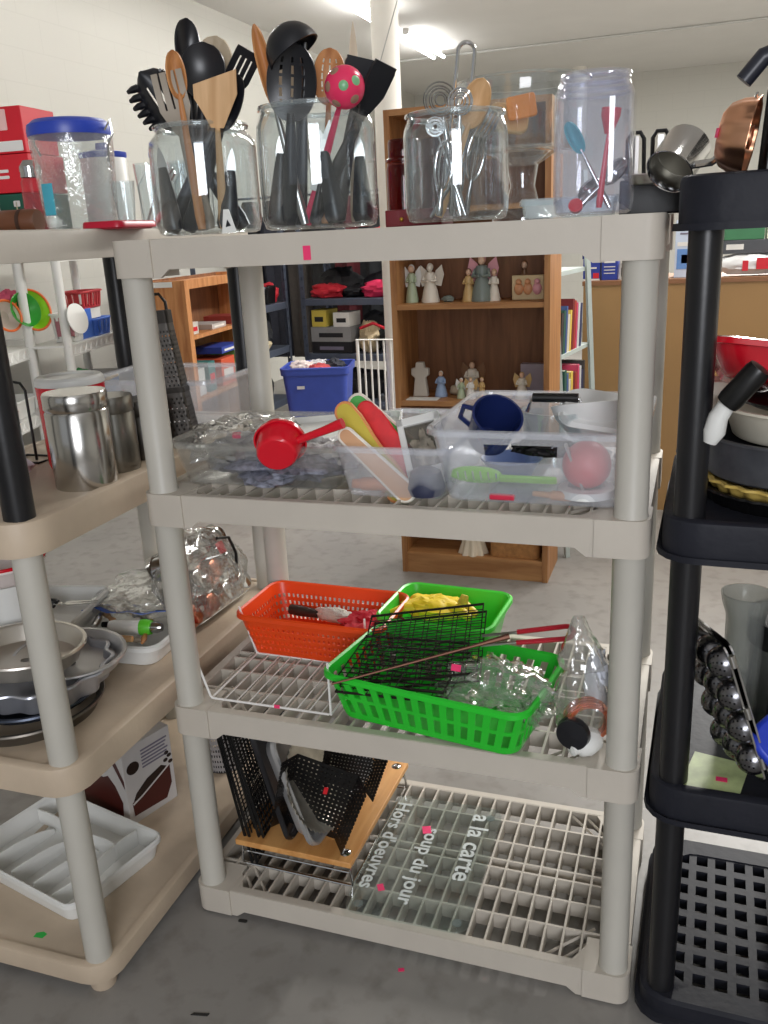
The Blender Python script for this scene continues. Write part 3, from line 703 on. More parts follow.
# middle tub contents: long mitts / glove-shaped bags
def slab_shape(name, label, cat, pts, th, mat, m, trim=None, group=None):
    o = thing(name, label, cat, m=m, group=group)
    mesh_obj('face', MB().prism(pts, 0, th), mat, o, bevel=min(th * .4, .003))
    if trim:
        mesh_obj('edge', MB().tube([(p[0], p[1], th / 2) for p in pts], th * .55, 6, None, True), trim, o)
    return o
def capsule(L, w0, w1, n=9, wav=0.0):
    o = []
    for i in range(n + 1):
        a = -PI / 2 + PI * i / n - PI / 2
        o.append((w0 * math.cos(a + PI / 2) * -1 if False else w0 * math.sin(PI * i / n - PI / 2), -w0 * math.cos(PI * i / n - PI / 2)))
    for i in range(1, 8):
        t = i / 8; o.append(((w0 + (w1 - w0) * t) * (1 + wav * math.sin(t * 9)), L * t))
    for i in range(n + 1):
        o.append((w1 * math.cos(PI * i / n), L + w1 * math.sin(PI * i / n)))
    for i in range(7, 0, -1):
        t = i / 8; o.append((-(w0 + (w1 - w0) * t) * (1 + wav * math.sin(t * 9 + 1)), L * t))
    return o
CREAM = pm('cream_edge', (232, 226, 212), .6)
def between(a, b, roll=0):
    """matrix laying a flat shape's length from a to b, its face towards the aisle"""
    m, L = frame(a, b, roll)
    return m @ Matrix(((1, 0, 0, 0), (0, 0, 1, 0), (0, 1, 0, 0), (0, 0, 0, 1))), L
mt, L = between((0.478, 0.090, 0.958), (0.377, 0.110, 1.093)); slab_shape('spoon_rest', 'yellow silicone mitt leaning left out of the middle tub', 'mitt', capsule(L, .022, .017, 9, .1), .006, pm('olive_yellow_silicone', (196, 176, 40), .45), mt, pm('orange_edge', (220, 140, 70), .5))
mt, L = between((0.507, 0.130, 0.971), (0.402, 0.150, 1.089)); slab_shape('spoon_rest', 'red silicone mitt in the middle tub between the yellow and green ones', 'mitt', capsule(L, .026, .018, 9, .12), .007, pm('coral_red_silicone', (222, 44, 50), .3, 0, .15, 30), mt)
mt, L = between((0.508, 0.190, 0.970), (0.372, 0.190, 1.092)); slab_shape('spoon_rest', 'green silicone mitt at the back of the middle tub', 'mitt', capsule(L, .022, .018, 9), .006, pm('grass_green_silicone', (70, 176, 74), .4), mt, CREAM)
mt, L = between((0.502, 0.055, 0.966), (0.392, 0.070, 1.059)); slab_shape('spoon_rest', 'tan and cream mitt pressed against the front of the middle tub', 'mitt', capsule(L, .017, .013, 9), .006, pm('tan_fabric', (206, 160, 120), .7), mt, CREAM)
mt, L = between((0.378, 0.200, 1.021), (0.343, 0.200, 1.082)); slab_shape('spoon_rest', 'pale grey-green spoon rest peeping over the left side of the middle tub', 'mitt', capsule(L, .010, .009, 7), .006, pm('pale_sage', (176, 196, 176), .5), mt, CREAM)
t = thing('ice_cube_tray', 'white framed box with a clear window, standing tilted in the middle tub', 'box', m=TR(.515, .14, Z2 + .065, 0, 0, 0) @ Matrix.Rotation(R(-24), 4, 'Y') @ Matrix.Rotation(R(-32), 4, 'X') @ Matrix.Rotation(R(22), 4, 'Z'))
b = MB(); fw, fh = .04, .07
for x0, x1, z0, z1 in ((-fw, fw, -fh, -fh * .75 + .02), (-fw, fw, fh - .016, fh), (-fw, -fw + .012, -fh, fh), (fw - .012, fw, -fh, fh)): b.box(x0, x1, -.008, .008, z0, z1)
mesh_obj('frame', b, WHITEP, t, bevel=.0015)
mesh_obj('window', MB().box(-fw + .01, fw - .01, -.002, .002, -fh + .02, fh - .014), clear('smoky_window', (190, 188, 180), 1.45, .1, .35, (150, 146, 138)), t)
mesh_obj('contents', MB().shell(crumple(.02, .006, .035, 5, .5, 14), .001, None, True), pm('mottled_beige', (150, 142, 128), .5, .3, .5, 60), t)
solo('rubber_stopper', MB().lathe([(0, 0), (.03, 0), (.034, .012), (.026, .04), (.016, .046), (0, .046)], 26), pm('navy_rubber', (46, 50, 74), .55), 'dark navy rubber cup at the front right of the middle tub', 'cup', (.535, .075, Z2 + .006))
solo('rolling_handle', MB().tube([(-.045, 0, 0), (-.03, 0, 0), (-.028, 0, 0), (.03, 0, 0), (.045, 0, 0)], [.008, .009, .012, .012, .008], 14), pm('terracotta_wood', (206, 140, 100), .6), 'small orange wooden roller on the floor of the middle tub', 'roller', (.445, .075, Z2 + .019), .1)
solo('glass_dome', MB().lathe([(0, .02), (.02, .018), (.028, .004), (.03, 0)], 24), GLASS, 'small domed glass lid inside the front of the middle tub', 'dome', m=TR(.425, .085, Z2 + .045, 30, 0, 0))
# big tub contents
NAVY = pm('navy_enamel', (30, 42, 92), .25, 0, .05)
t = thing('mug', 'navy blue mug lying tilted at the left of the largest tub', 'mug', m=TR(.632, .175, Z2 + .105, 0, 28, 0) @ Matrix.Rotation(R(35), 4, 'X'))
mesh_obj('body', MB().shell([[(r * math.cos(2 * PI * j / 36), r * math.sin(2 * PI * j / 36), z) for j in range(36)] for r, z in ((.002, -.045), (.03, -.045), (.036, -.035), (.042, .02), (.044, .035))], .004, None, True), NAVY, t)
mesh_obj('handle', MB().tube([(-.042, 0, .02), (-.062, 0, .012), (-.062, 0, -.02), (-.038, 0, -.028)], .005, 8), NAVY, t)
t = thing('measuring_jug', 'clear jug with a black grip handle in the middle of the largest tub', 'jug', (.735, .22, Z2 + .006))
mesh_obj('body', MB().shell([[(r * math.cos(2 * PI * j / 36), r * math.sin(2 * PI * j / 36), z) for j in range(36)] for r, z in ((.002, 0), (.05, .001), (.055, .02), (.058, .10), (.062, .125))], .003, None, True), GLASS, t)
mesh_obj('handle', MB().tube([(-.05, -.0, .118), (-.042, 0, .142), (.042, 0, .142), (.05, 0, .118)], .004, 8), CHROME, t)
mesh_obj('grip', MB().tube([(-.04, 0, .144), (.04, 0, .144)], .0085, 12), BLKM, t)
t = thing('slotted_spatula', 'lime green slotted spoon lying at the front of the largest tub', 'spatula', m=TR(.700, .062, Z2 + .043, 0, -90, 0) @ Matrix.Rotation(R(-38), 4, 'Z'))
LIME = pm('lime_plastic', (140, 205, 60), .4)
mesh_obj('head', blade(.085, ell(.022, .4), lambda u, v: .006 * (u * u), lambda i, j: i % 4 == 2 and 2 <= j <= 9, 26, 12, .003, .03), LIME, t)
b = MB(); b.box(-.0085, .0085, -.003, .003, -.062, .035); mesh_obj('handle', b, LIME, t, bevel=.003)
t = solo('lid_ball', MB().ball((0, 0, 0), .040, 28, None, (1, 1, 1)), pm('salmon_plastic', (216, 104, 104), .4), 'round salmon-pink ball-shaped container at the front right of the largest tub', 'container', (.805, .100, Z2 + .062))
mesh_obj('base_ring', MB().lathe([(.03, -.036), (.046, -.038), (.048, -.050), (.03, -.052)], 30), WHITEP, t)
solo('plastic_bowl', MB().shell([[(r * math.cos(2 * PI * j / 40), r * math.sin(2 * PI * j / 40), z) for j in range(40)] for r, z in ((.002, 0), (.045, .001), (.07, .035), (.078, .058))], .003, None, True), pm('white_melamine', (232, 232, 230), .3), 'white plastic bowl stacked at the right back of the largest tub', 'bowl', m=TR(.808, .235, Z2 + .08, -12, -6, 0))
solo('flat_cover', MB().shell([rring(.14 * q, .11 * q, .03, 60, z) for q, z in ((.02, .006), (.9, .006), (.97, 0), (1, 0))], .002, None, True), pm('white_melamine', (232, 232, 230), .3), 'white plastic lid leaning against the right side of the largest tub', 'cover', m=TR(.815, .215, Z2 + .128, 26, 8, 0))
solo('pastry_brush', MB().tube([(-.03, 0, 0), (0, 0, 0), (.002, 0, 0), (.035, 0, 0)], [.0045, .0055, .008, .008], 10), pm('tan_wood_handle', (214, 160, 120), .6), 'short wooden handled brush on the floor of the largest tub', 'brush', (.75, .075, Z2 + .014), -.15)
solo('peg', MB().box(-.021, .021, -.005, .005, -.005, .005), pm('crimson_plastic', (206, 40, 70), .4), 'crimson clothes peg on the floor of the largest tub', 'peg', (.672, .058, Z2 + .012), 0, bevel=.002)
solo('gadget', MB().shell(crumple(.045, .02, .016, 12, .6, 14), .001, None, True), pm('black_chrome', (50, 50, 52), .2, .8, .5, 30), 'black and chrome gadget seen through the cut-out handle of the largest tub', 'gadget', (.735, .115, Z2 + .085))
b = MB(); b.box(-.002, .002, -.006, .006, -.045, .045)
solo('steel_peeler', b, STEEL, 'flat steel peeler standing slanted in the right half of the largest tub', 'peeler', m=TR(.79, .075, Z2 + .06, 0, -22, 0))
solo('grey_dish', MB().shell([[(r * math.cos(2 * PI * j / 36), r * math.sin(2 * PI * j / 36), z) for j in range(36)] for r, z in ((.002, 0), (.035, .001), (.052, .03), (.055, .032))], .003, None, True), pm('slate_blue_plastic', (110, 130, 176), .4), 'slate blue bowl under the navy mug in the largest tub', 'bowl', (.66, .2, Z2 + .012))

# ============================================================ THIRD TIER OF THE MIDDLE UNIT
Z3 = LEV[1]
WW = pm('white_coated_wire', (232, 230, 226), .4)
t = thing('wire_shelf', 'low white wire stand with tall legs at each end, left on the third tier', 'wire rack', (.1, .045, Z3), 0)
def wr(name, path, r=.0024): mesh_obj(name, MB().tube(path, r, 8), WW, t)
x0, x1, y0, y1 = -.028, .235, .0, .205
hh = .115
for y in (y0, y1):
    wr('end_frame', [(x0 - .035, y, hh), (x0 - .002, y, .008), (x0 + .004, y, .004), (x1 - .004, y, .004), (x1, y, .008), (x1, y, hh)])
wr('side_wire', [(x0, y0, .004), (x0, y1, .004)]); wr('side_wire', [(x1, y0, .004), (x1, y1, .004)])
for k in range(9):
    x = x0 + .03 + k * (x1 - x0 - .05) / 8
    wr('cross_wire', [(x, y0, .0045), (x, y1, .0045)], .0014)
sticker(t, TR(.12, -.0015, .006, 70), .012, .007)
def basket(name, label, w, d, h, loc, rz, mat, hole, taper=.02, lip=.006, n=120, rows=12, r=.03, th=.003):
    b = MB(); tub(b, w, d, h, taper, r, th, lip, n, rows, hole)
    t = solo(name, b, mat, label, 'basket', loc, rz)
    return t
ORG = pm('orange_plastic', (232, 74, 22), .35, 0, .03); GRN = pm('bright_green_plastic', (40, 196, 48), .35, 0, .04)
basket('storage_basket', 'orange plastic basket with small square holes at the back left of the third tier', .34, .20, .100, (.207, .330, Z3 + .002), -.02, ORG,
       lambda i, j, n: 2 <= i <= 9 and j % 2 == 0 and i % 2 == 0 and not (16 < (j % (n // 2)) - 12 < 18), n=164, rows=12)
# contents of the orange basket
solo('paint_brush', MB().tube([(-.09, 0, 0), (-.03, 0, 0), (-.028, 0, 0), (.02, 0, 0)], [.004, .006, .012, .013], 12), CREAMN, 'cream handled brush lying in the orange basket', 'brush', (.235, .30, Z3 + .050), .05)
t = thing('corn_brush', 'white and grey bristle brush lying in the orange basket', 'brush', (.17, .375, Z3 + .055), -.15)
mesh_obj('handle', MB().tube([(-.075, 0, 0), (-.05, 0, 0), (0, 0, 0)], [.012, .013, .01], 12), pm('dark_grip', (50, 40, 34), .5), t)
mesh_obj('bristles', MB().shell(crumple(.05, .016, .018, 4, .3, 14), .001, None, True, Matrix.Translation((.045, 0, .004))), pm('pale_bristles', (206, 200, 190), .8, 0, .2, 60, .6), t)
t = thing('oven_glove', 'crimson cloth bundle at the right of the orange basket', 'cloth', (.31, .355, Z3 + .055), .1)
mesh_obj('cloth', MB().shell(crumple(.065, .05, .022, 9, .4, 18), .001, None, True), pm('crimson_cloth', (200, 26, 48), .6, 0, .2, 20, .3), t)
basket('storage_basket', 'solid bright green plastic bin at the back of the third tier, holding yellow gloves', .25, .20, .10, (.475, .385, Z3 + .002), -.06, pm('lime_green_plastic', (72, 214, 60), .35, 0, .03), None, .022)
YEL = pm('yellow_rubber', (240, 208, 40), .5, 0, .05)
t = thing('rubber_glove', 'yellow rubber gloves bunched up in the green bin', 'gloves', (.445, .40, Z3 + .088), -.1)
mesh_obj('palm', MB().shell(crumple(.075, .045, .024, 15, .3, 18), .001, None, True), YEL, t)
for k, (a, b2) in enumerate((((.04, -.01, .008), (.095, -.03, .0)), ((.05, .01, .008), (.10, .0, -.005)), ((-.03, -.02, .0), (-.085, -.045, -.008)))):
    mesh_obj('finger', MB().tube([a, tuple((Vector(a) + Vector(b2)) / 2 + Vector((0, 0, .008))), b2], [.014, .012, .009], 10), YEL, t)
solo('corn_holder', MB().tube([(0, 0, 0), (.0, .0, .025), (.004, .006, .04)], [.010, .012, .008], 12), pm('corn_yellow', (236, 196, 66), .5, 0, .2, 90, .8), 'small corn-shaped yellow handle standing beside the yellow gloves', 'corn holder', (.515, .385, Z3 + .088))
gb = basket('storage_basket', 'large bright green slotted basket at the front of the third tier, holding wire grills', .40, .235, .098, (.545, .115, Z3 + .004), -.16, GRN,
       lambda i, j, n: (2 <= i <= 5 or 7 <= i <= 10) and j % 4 in (0, 1), .022, n=168, rows=13)
# wire grill baskets
def wire_grill(label, loc, m, w, d, ny, nx, mat, handle, hmat):
    t = thing('grill_basket', label, 'grill', m=m)
    b = MB()
    for s in (0, .022):
        b.tube([(-w / 2, -d / 2, s), (w / 2, -d / 2, s), (w / 2, d / 2, s), (-w / 2, d / 2, s)], .0028, 6, None, True)
        for k in range(1, nx): x = -w / 2 + w * k / nx; b.tube([(x, -d / 2, s), (x, d / 2, s)], .0011, 4)
        for k in range(1, ny): y = -d / 2 + d * k / ny; b.tube([(-w / 2, y, s), (w / 2, y, s)], .0014, 4)
    mesh_obj('mesh_frame', b, mat, t)
    if handle:
        mesh_obj('handle', MB().tube([(w / 2, -.012, .012), (w / 2 + handle * .5, -.012, .012)], .003, 6).tube([(w / 2, .012, .012), (w / 2 + handle * .5, .012, .012)], .003, 6), STEEL, t)
        q = [(w / 2 + handle * .4, -.013, .012), (w / 2 + handle * .93, -.015, .012)] + [(w / 2 + handle * .93 + .015 * math.sin(PI * k / 8), -.015 * math.cos(PI * k / 8), .012) for k in range(1, 8)] + [(w / 2 + handle * .93, .015, .012), (w / 2 + handle * .4, .013, .012)]
        mesh_obj('grip', MB().tube(q, .0048, 8), hmat, t)
    return t
DARKW = pm('blackened_wire', (40, 34, 30), .5, .6)
mg = Matrix.Translation((.50, .14, Z3 + .115)) @ Matrix.Rotation(R(3), 4, 'Z') @ Matrix.Rotation(R(-11), 4, 'Y') @ Matrix.Rotation(R(24), 4, 'X')
wire_grill('blackened wire grill basket with a long red handle, lying across the green basket', None, mg, .235, .17, 12, 8, DARKW, .17, pm('dark_red_rubber', (176, 26, 44), .35))
mg = Matrix.Translation((.47, .10, Z3 + .085)) @ Matrix.Rotation(R(-4), 4, 'Z') @ Matrix.Rotation(R(-4), 4, 'Y') @ Matrix.Rotation(R(8), 4, 'X')
wire_grill('darker wire grill basket lying below the red-handled one', None, mg, .22, .16, 10, 7, DARKW, 0, None)
solo('barbecue_fork', MB().tube([(-.16, -.03, -.03), (.1, .02, .02), (.17, .032, .035)], [.002, .003, .006], 8), pm('rust_brown_metal', (110, 74, 60), .5, .7), 'thin rusty barbecue fork lying over the wire grills', 'fork', (.51, .065, Z3 + .13), .25)
bgp = thing('plastic_bag', 'clear plastic bag bunched at the front right of the large green basket', 'bag', (.655, .075, Z3 + .092), -.1)
mesh_obj('film', MB().shell(crumple(.095, .065, .055, 33, .6, 26, .5), .0008, None, True), BAG, bgp)
sticker(bgp, TR(-.06, -.045, .05, 60, 0, 0), .018, .012)
# hanging bag with copper coil
hb = thing('plastic_bag', 'tall clear plastic bag of scourers standing against the right front post', 'bag', (.812, .075, Z3 + .105))
P = []
for i in range(27):
    v = i / 26; row = []
    rad = .056 * (math.sin(PI * min(1, v * 1.25 + .12)) ** .5 if v < .62 else max(.12, 1 - (v - .62) * 2.1))
    for j in range(44):
        a = 2 * PI * j / 44; d = Vector((math.cos(a), math.sin(a), v * 3))
        k = 1 + .22 * mnoise.noise(d * 1.9 + Vector((5, 5, 5))) + .12 * mnoise.noise(d * 5)
        row.append((rad * k * math.cos(a) * .82 - .012 * v * v, rad * k * math.sin(a) * .8, -.10 + .24 * v))
    P.append(row)
mesh_obj('film', MB().shell(P, .0008, None, True), BAG, hb)
b = MB()
for k in range(9):
    rr = .033 + .003 * (k % 3)
    b.tube([(rr * math.cos(2 * PI * q / 22), -.01 + k * .003, rr * math.sin(2 * PI * q / 22)) for q in range(22)], .0022, 5, None, True, ) if False else b.tube([(rr * math.cos(2 * PI * q / 22), -.01 + k * .003, rr * math.sin(2 * PI * q / 22)) for q in range(22)], .0022, 5, None, True)
solo('copper_scourer', b, pm('copper_wire', (232, 140, 108), .3, .8), 'coiled copper scourer inside the tall clear bag', 'scourer', m=TR(.822, .050, Z3 + .060, 0, 20, 20))
solo('black_disc', MB().lathe([(0, 0), (.026, 0), (.030, .008), (.028, .02), (0, .024)], 26), BLACKP, 'round black lid at the front of the tall clear bag', 'disc', m=TR(.803, .036, Z3 + .048, 90, 0, -10))
solo('white_cloth_roll', MB().shell(crumple(.02, .016, .062, 17, .3, 16), .001, None, True), pm('pale_blue_white_cloth', (214, 218, 230), .7), 'white cloth roll inside the tall clear bag', 'cloth', (.832, .085, Z3 + .12), 0)
solo('white_bottle', MB().lathe([(0, 0), (.016, 0), (.022, .008), (.024, .03), (.018, .045), (.01, .05), (.01, .06), (0, .062)], 22), WHITEP, 'small white bottle lying below the tall clear bag', 'bottle', m=TR(.838, .062, Z3 + .026, 98, 0, -40))

# ============================================================ BOTTOM TIER OF THE MIDDLE UNIT
Z1 = LEV[0]
BAMB = wood('bamboo_board', (196, 136, 74), (222, 166, 102), 5, 1, .45, 7)
t = thing('cutting_board', 'light wooden chopping board standing on low chrome wire legs, bottom tier', 'chopping board', (.21, .285, Z1), R(-1))
mesh_obj('board', MB().box(-.140, .135, -.21, .175, .058, .072), BAMB, t, bevel=.002)
def leg_frame(y):
    return MB().tube([(-.13, y, .058), (-.135, y, .004), (-.12, y, .002), (.115, y, .002), (.13, y, .004), (.125, y, .058)], .003, 8).tube([(-.13, y, .035), (.128, y, .035)], .0022, 6)
mesh_obj('leg_frame', leg_frame(-.195), CHROME, t); mesh_obj('leg_frame', leg_frame(.165), CHROME, t)
mesh_obj('side_wire', MB().tube([(.128, -.195, .004), (.128, .165, .004)], .0025, 6), CHROME, t)
mesh_obj('screw', MB().lathe([(0, .0765), (.005, .076), (.010, .074), (.013, .0715)], 20, Matrix.Translation((.112, -.18, 0))), CHROME, t)
mesh_obj('screw', MB().lathe([(0, .0765), (.005, .076), (.010, .074), (.013, .0715)], 20, Matrix.Translation((.112, .15, 0))), CHROME, t)
# racks leaning on the left
def rack(name, label, w, h, nx, nz, mat, m, r0=.003, r1=.0012, cat='rack'):
    b = MB(); b.tube([(0, -w / 2, 0), (0, w / 2, 0), (0, w / 2, h), (0, -w / 2, h)], r0, 6, None, True)
    for k in range(1, nx): y = -w / 2 + w * k / nx; b.tube([(0, y, 0), (0, y, h)], r1, 4)
    for k in range(1, nz): z = h * k / nz; b.tube([(.001, -w / 2, z), (.001, w / 2, z)], r1, 4)
    return solo(name, b, mat, label, cat, m=m)
for k, (dx, tl, lb) in enumerate(((0, -9, 'black wire cooling rack nearest the left post of the bottom tier'), (.012, -10, 'second black wire cooling rack from the left post, bottom tier'), (.024, -11, 'third black wire cooling rack from the left post, bottom tier'), (.035, -12, 'black wire cooling rack next to the thin steel tray, bottom tier'))):
    z0 = .006 if k < 2 else .078
    rack('cooling_rack', lb, .30, .34 if k < 2 else .26, 22, 16, BLKM, TR(.085 + dx, .245, Z1 + z0, 0, tl, 3), .004, .0018)
def pan(name, label, w, d, h, taper, r, lip, m, mat, cat='pan', n=96, th=.0015):
    b = MB(); tub(b, w, d, h, taper, r, th, lip, n, 4)
    return solo(name, b, mat, label, cat, m=m)
pan('baking_tray', 'thin dark steel baking tray between the black racks and the aluminium pan', .26, .33, .012, .006, .02, .005, TR(.150, .25, Z1 + .212, 0, 76, 2), pm('dark_steel', (80, 80, 84), .3, .9))
pan('roasting_pan', 'aluminium baking pan standing on its edge on the wooden board', .25, .31, .04, .012, .025, .009, TR(.195, .235, Z1 + .205, 0, 72, -4), ALU)
# fluted ring/pie tin
P = []
for rr, z in ((.002, 0), (.09, 0), (.094, .002), (.112, .024), (.116, .025)):
    P.append([(rr * (1 + (.018 if rr > .1 else 0) * math.cos(48 * 2 * PI * j / 192)) * math.cos(2 * PI * j / 192), rr * (1 + (.018 if rr > .1 else 0) * math.cos(48 * 2 * PI * j / 192)) * math.sin(2 * PI * j / 192), z) for j in range(192)])
solo('fluted_tart_tin', MB().shell(P, .0012, None, True), pm('worn_tin', (206, 200, 186), .35, .8, .2, 30), 'round fluted tart tin standing between the aluminium pan and the black perforated pan', 'tin', m=TR(.222, .165, Z1 + .200, 0, 70, -6))
# black perforated pans
def perf(label, w, h, m, n=1):
    t = thing('perforated_pan', label, 'pan', m=m)
    hole = lambda i, j: i % 3 == 1 and j % 3 == 1 and i > 1
    mesh_obj('base', MB().sheet((-w * .36, 0, -h * .5), (w * .36, 0, -h * .5), (w * .42, 0, h * .5), (-w * .42, 0, h * .5), 46, 38, .0015, hole), BLKM, t)
    mesh_obj('side_panel', MB().sheet((w * .36, 0, -h * .5), (w * .52, -.045, -h * .44), (w * .6, -.045, h * .5), (w * .42, 0, h * .5), 46, 14, .0015, hole), BLKM, t)
    mesh_obj('side_panel', MB().sheet((-w * .36, 0, -h * .5), (-w * .5, -.04, -h * .44), (-w * .56, -.04, h * .5), (-w * .42, 0, h * .5), 46, 14, .0015, hole), BLKM, t)
    return t
t = perf('black perforated metal pan with flared sides, leaning on the wooden board', .16, .20, TR(.258, .12, Z1 + .185, 8, 18, 8) )
sticker(t, TR(.01, -.003, .03, 90, 0, 15), .009, .02, pm('red_sticker_paper', (216, 30, 40), .6))
perf('second black perforated pan, behind and right of the first one', .12, .14, TR(.30, .21, Z1 + .225, 5, 15, 20))
# glass board with lettering
GB = clear('glass_board', (246, 250, 249), 1.5, .04, .06, (215, 224, 222), gain=1.2)
t = thing('glass_board', 'clear glass serving board with white lettering, flat on the bottom tier grating', 'serving board', (.468, .215, Z1 + .001), R(1))
mesh_obj('plate', MB().prism(rpoly(.262, .40, .03, 6), .002, .0065), GB, t)
ETCH = pm('frosted_white_print', (196, 202, 200), .6, 0, .15)
for s, x, y, sz in (("a la carte", .086, .055, .062), ("soup du jour", -.012, -.03, .048), ("Hors d'oeuvres", -.105, .02, .048)):
    lettering(s, sz, ETCH, t, Matrix.Translation((x, y, .0068)) @ Matrix.Rotation(R(-90), 4, 'Z'), .0002, 'lettering', .0009)
for x, y in ((.105, .17), (.105, -.17), (-.105, -.17)):
    mesh_obj('foot', MB().lathe([(0, 0), (.010, 0), (.010, .002), (0, .002)], 18, Matrix.Translation((x, y, 0))), clear('rubber_foot_clear', (210, 215, 210), 1.45, .2, .4), t)
sticker(t, TR(-.027, .085, .0068, 0, 0, 20), .02, .026); sticker(t, TR(-.072, -.12, .0068, 0, 0, 30), .014, .020)
b = MB()
solo('sticker_scrap', MB().box(-.006, .006, -.004, .004, 0, .0008), PINK, 'tiny red paper scrap on the floor in front of the middle unit', 'scrap', (0.481, -0.031, 0.000), .4)
solo('debris_scrap', MB().prism([(-.018, 0), (.015, -.003), (.018, .002), (-.012, .004)], 0, .002), pm('dark_debris', (40, 38, 36), .8), 'thin dark sliver of debris on the floor beside the tan unit', 'scrap', (0.147, -0.240, 0.000), .3)
solo('debris_scrap', MB().prism(rpoly(.02, .008, .003), 0, .0015), pm('dark_debris', (40, 38, 36), .8), 'dark oval speck on the floor below the front left foot of the middle unit', 'scrap', (0.113, -0.002, 0.000), .1)

# ============================================================ LEFT UNIT, TOP
def ring_pts(r, n=40): return [(math.cos(2 * PI * j / n) * r, math.sin(2 * PI * j / n) * r) for j in range(n)]
def cyl_shell(prof, th=.002, n=44, m=None, sy=1.0):
    return MB().shell([[(r * math.cos(2 * PI * j / n), r * sy * math.sin(2 * PI * j / n), z) for j in range(n)] for r, z in prof], th, None, True, m)
def cbox(name, label, cat, w, d, h, loc, rz, mat, bev=.0015, group=None):
    t = thing(name, label, cat, loc, rz, group)
    mesh_obj('carton', MB().box(-w / 2, w / 2, -d / 2, d / 2, 0, h), mat, t, bevel=bev)
    return t
def plate(t, name, mat, pts, y, th=.0008, face='front', x=0):
    """flat printed patch on the front (-Y) or right (+X) face of a carton"""
    if face == 'front': m = Matrix.Translation((0, y, 0)) @ Matrix.Rotation(PI / 2, 4, 'X')
    else: m = Matrix(((0, 0, 1, x), (1, 0, 0, 0), (0, 1, 0, 0), (0, 0, 0, 1)))
    return mesh_obj(name, MB().prism(pts, 0, th, m), mat, t)
def rp(x0, x1, z0, z1, r=.002): return rpoly(x1 - x0, z1 - z0, r, 3, (x0 + x1) / 2, (z0 + z1) / 2)
ZL = 1.4255
REDP = pm('red_card', (206, 28, 44), .5); WCARD = pm('white_card', (226, 224, 218), .55); GCARD = pm('dark_green_card', (20, 84, 66), .5)
BLUEP = pm('cobalt_blue_plastic', (40, 66, 170), .35); PINKC = pm('pale_pink_card', (236, 190, 184), .55)
t = thing('storage_canister', 'clear embossed glass jar with a blue clip lid on the left unit', 'jar', (-.158, .155, ZL))
mesh_obj('body', cyl_shell([(.002, .004), (.058, .004), (.064, .012), (.070, .09), (.074, .165), (.072, .172)], .004), clear('embossed_glass', (247, 249, 249), 1.5, .05, .06, (235, 238, 236), bump=.5, bscale=60, gain=1.6), t)
lid = mesh_obj('lid', MB().lathe([(0, .196), (.064, .196), (.075, .188), (.077, .178), (.076, .168), (0, .168)], 44), BLUEP, t)
mesh_obj('clip', MB().tube([(.076, 0, .175), (.090, 0, .190), (.092, 0, .168), (.080, 0, .150), (.076, 0, .12)], .0022, 8), CHROME, t)
mesh_obj('clip', MB().tube([(-.076, 0, .175), (-.086, 0, .180), (-.084, 0, .160), (-.074, 0, .140)], .0022, 8), CHROME, t)
mesh_obj('painted_motif', MB().shell([[(.0735 * math.cos(a), .0735 * math.sin(a), z) for a in (R(-112), R(-104), R(-95), R(-90))] for z in (.03, .05, .07, .085)], .0006), pm('turquoise_paint', (70, 168, 190), .5), t)
t = cbox('gift_box', 'red and white printed box on top of the plain red box, far left', 'box', .17, .12, .09, (-.46, .335, ZL + .165), .1, REDP)
plate(t, 'white_band', PINKC, rp(-.08, .05, .045, .085), -.0605); plate(t, 'white_band', WCARD, rp(-.08, .08, .004, .024), -.0605)
t = cbox('gift_box', 'plain red box below the red and white printed box, far left', 'box', .17, .13, .075, (-.455, .335, ZL + .088), .1, REDP)
plate(t, 'white_print', WCARD, rp(.0, .035, .028, .034), -.0655); plate(t, 'white_print', WCARD, rp(.0, .035, .04, .046), -.0655)
t = cbox('tea_box', 'dark green printed box under the red boxes, far left', 'box', .16, .13, .086, (-.45, .335, ZL), .1, GCARD)
plate(t, 'gold_print', pm('pale_gold_print', (190, 190, 150), .5), rp(.035, .038, .02, .07, .001), -.0655); plate(t, 'emblem', WCARD, rp(.03, .045, .06, .072), -.0655)
cbox('white_box', 'plain white box at the very left edge of the top shelf', 'box', .06, .06, .075, (-.355, .10, ZL), .05, WCARD)
t = solo('leather_case', MB().lathe([(0, -.055), (.021, -.055), (.023, -.05), (.023, .05), (.021, .055), (0, .055)], 28), pm('brown_leather', (104, 62, 38), .45), 'brown leather roll case lying in front of the green box', 'case', m=TR(-.29, .12, ZL + .023, 0, 90, 6))
mesh_obj('strap', MB().lathe([(.0236, .018), (.0242, .018), (.0242, .026), (.0236, .026)], 28), pm('dark_leather', (60, 36, 24), .5), t)
t = thing('salt_shaker', 'tall pinkish glass shaker with a steel top between the red box and the blue-lidded jar', 'shaker', (-.315, .22, ZL))
mesh_obj('glass', MB().lathe([(0, .003), (.024, .003), (.022, .10), (.018, .11)], 24), clear('pink_glass', (246, 190, 196), 1.45, .05, .25, (230, 120, 130)), t)
mesh_obj('cap', MB().lathe([(.02, .11), (.021, .13), (.012, .142), (0, .144)], 24), CHROME, t)
t = thing('storage_canister', 'white canister with a blue knob behind the blue-lidded jar', 'canister', (-.31, .46, ZL))
mesh_obj('body', MB().lathe([(0, 0), (.05, 0), (.05, .165), (.046, .172), (0, .175)], 30), WHITEP, t)
mesh_obj('lid', MB().lathe([(.05, .158), (.052, .162), (.052, .17), (.014, .178), (.013, .19), (0, .192)], 30), BLUEP, t)
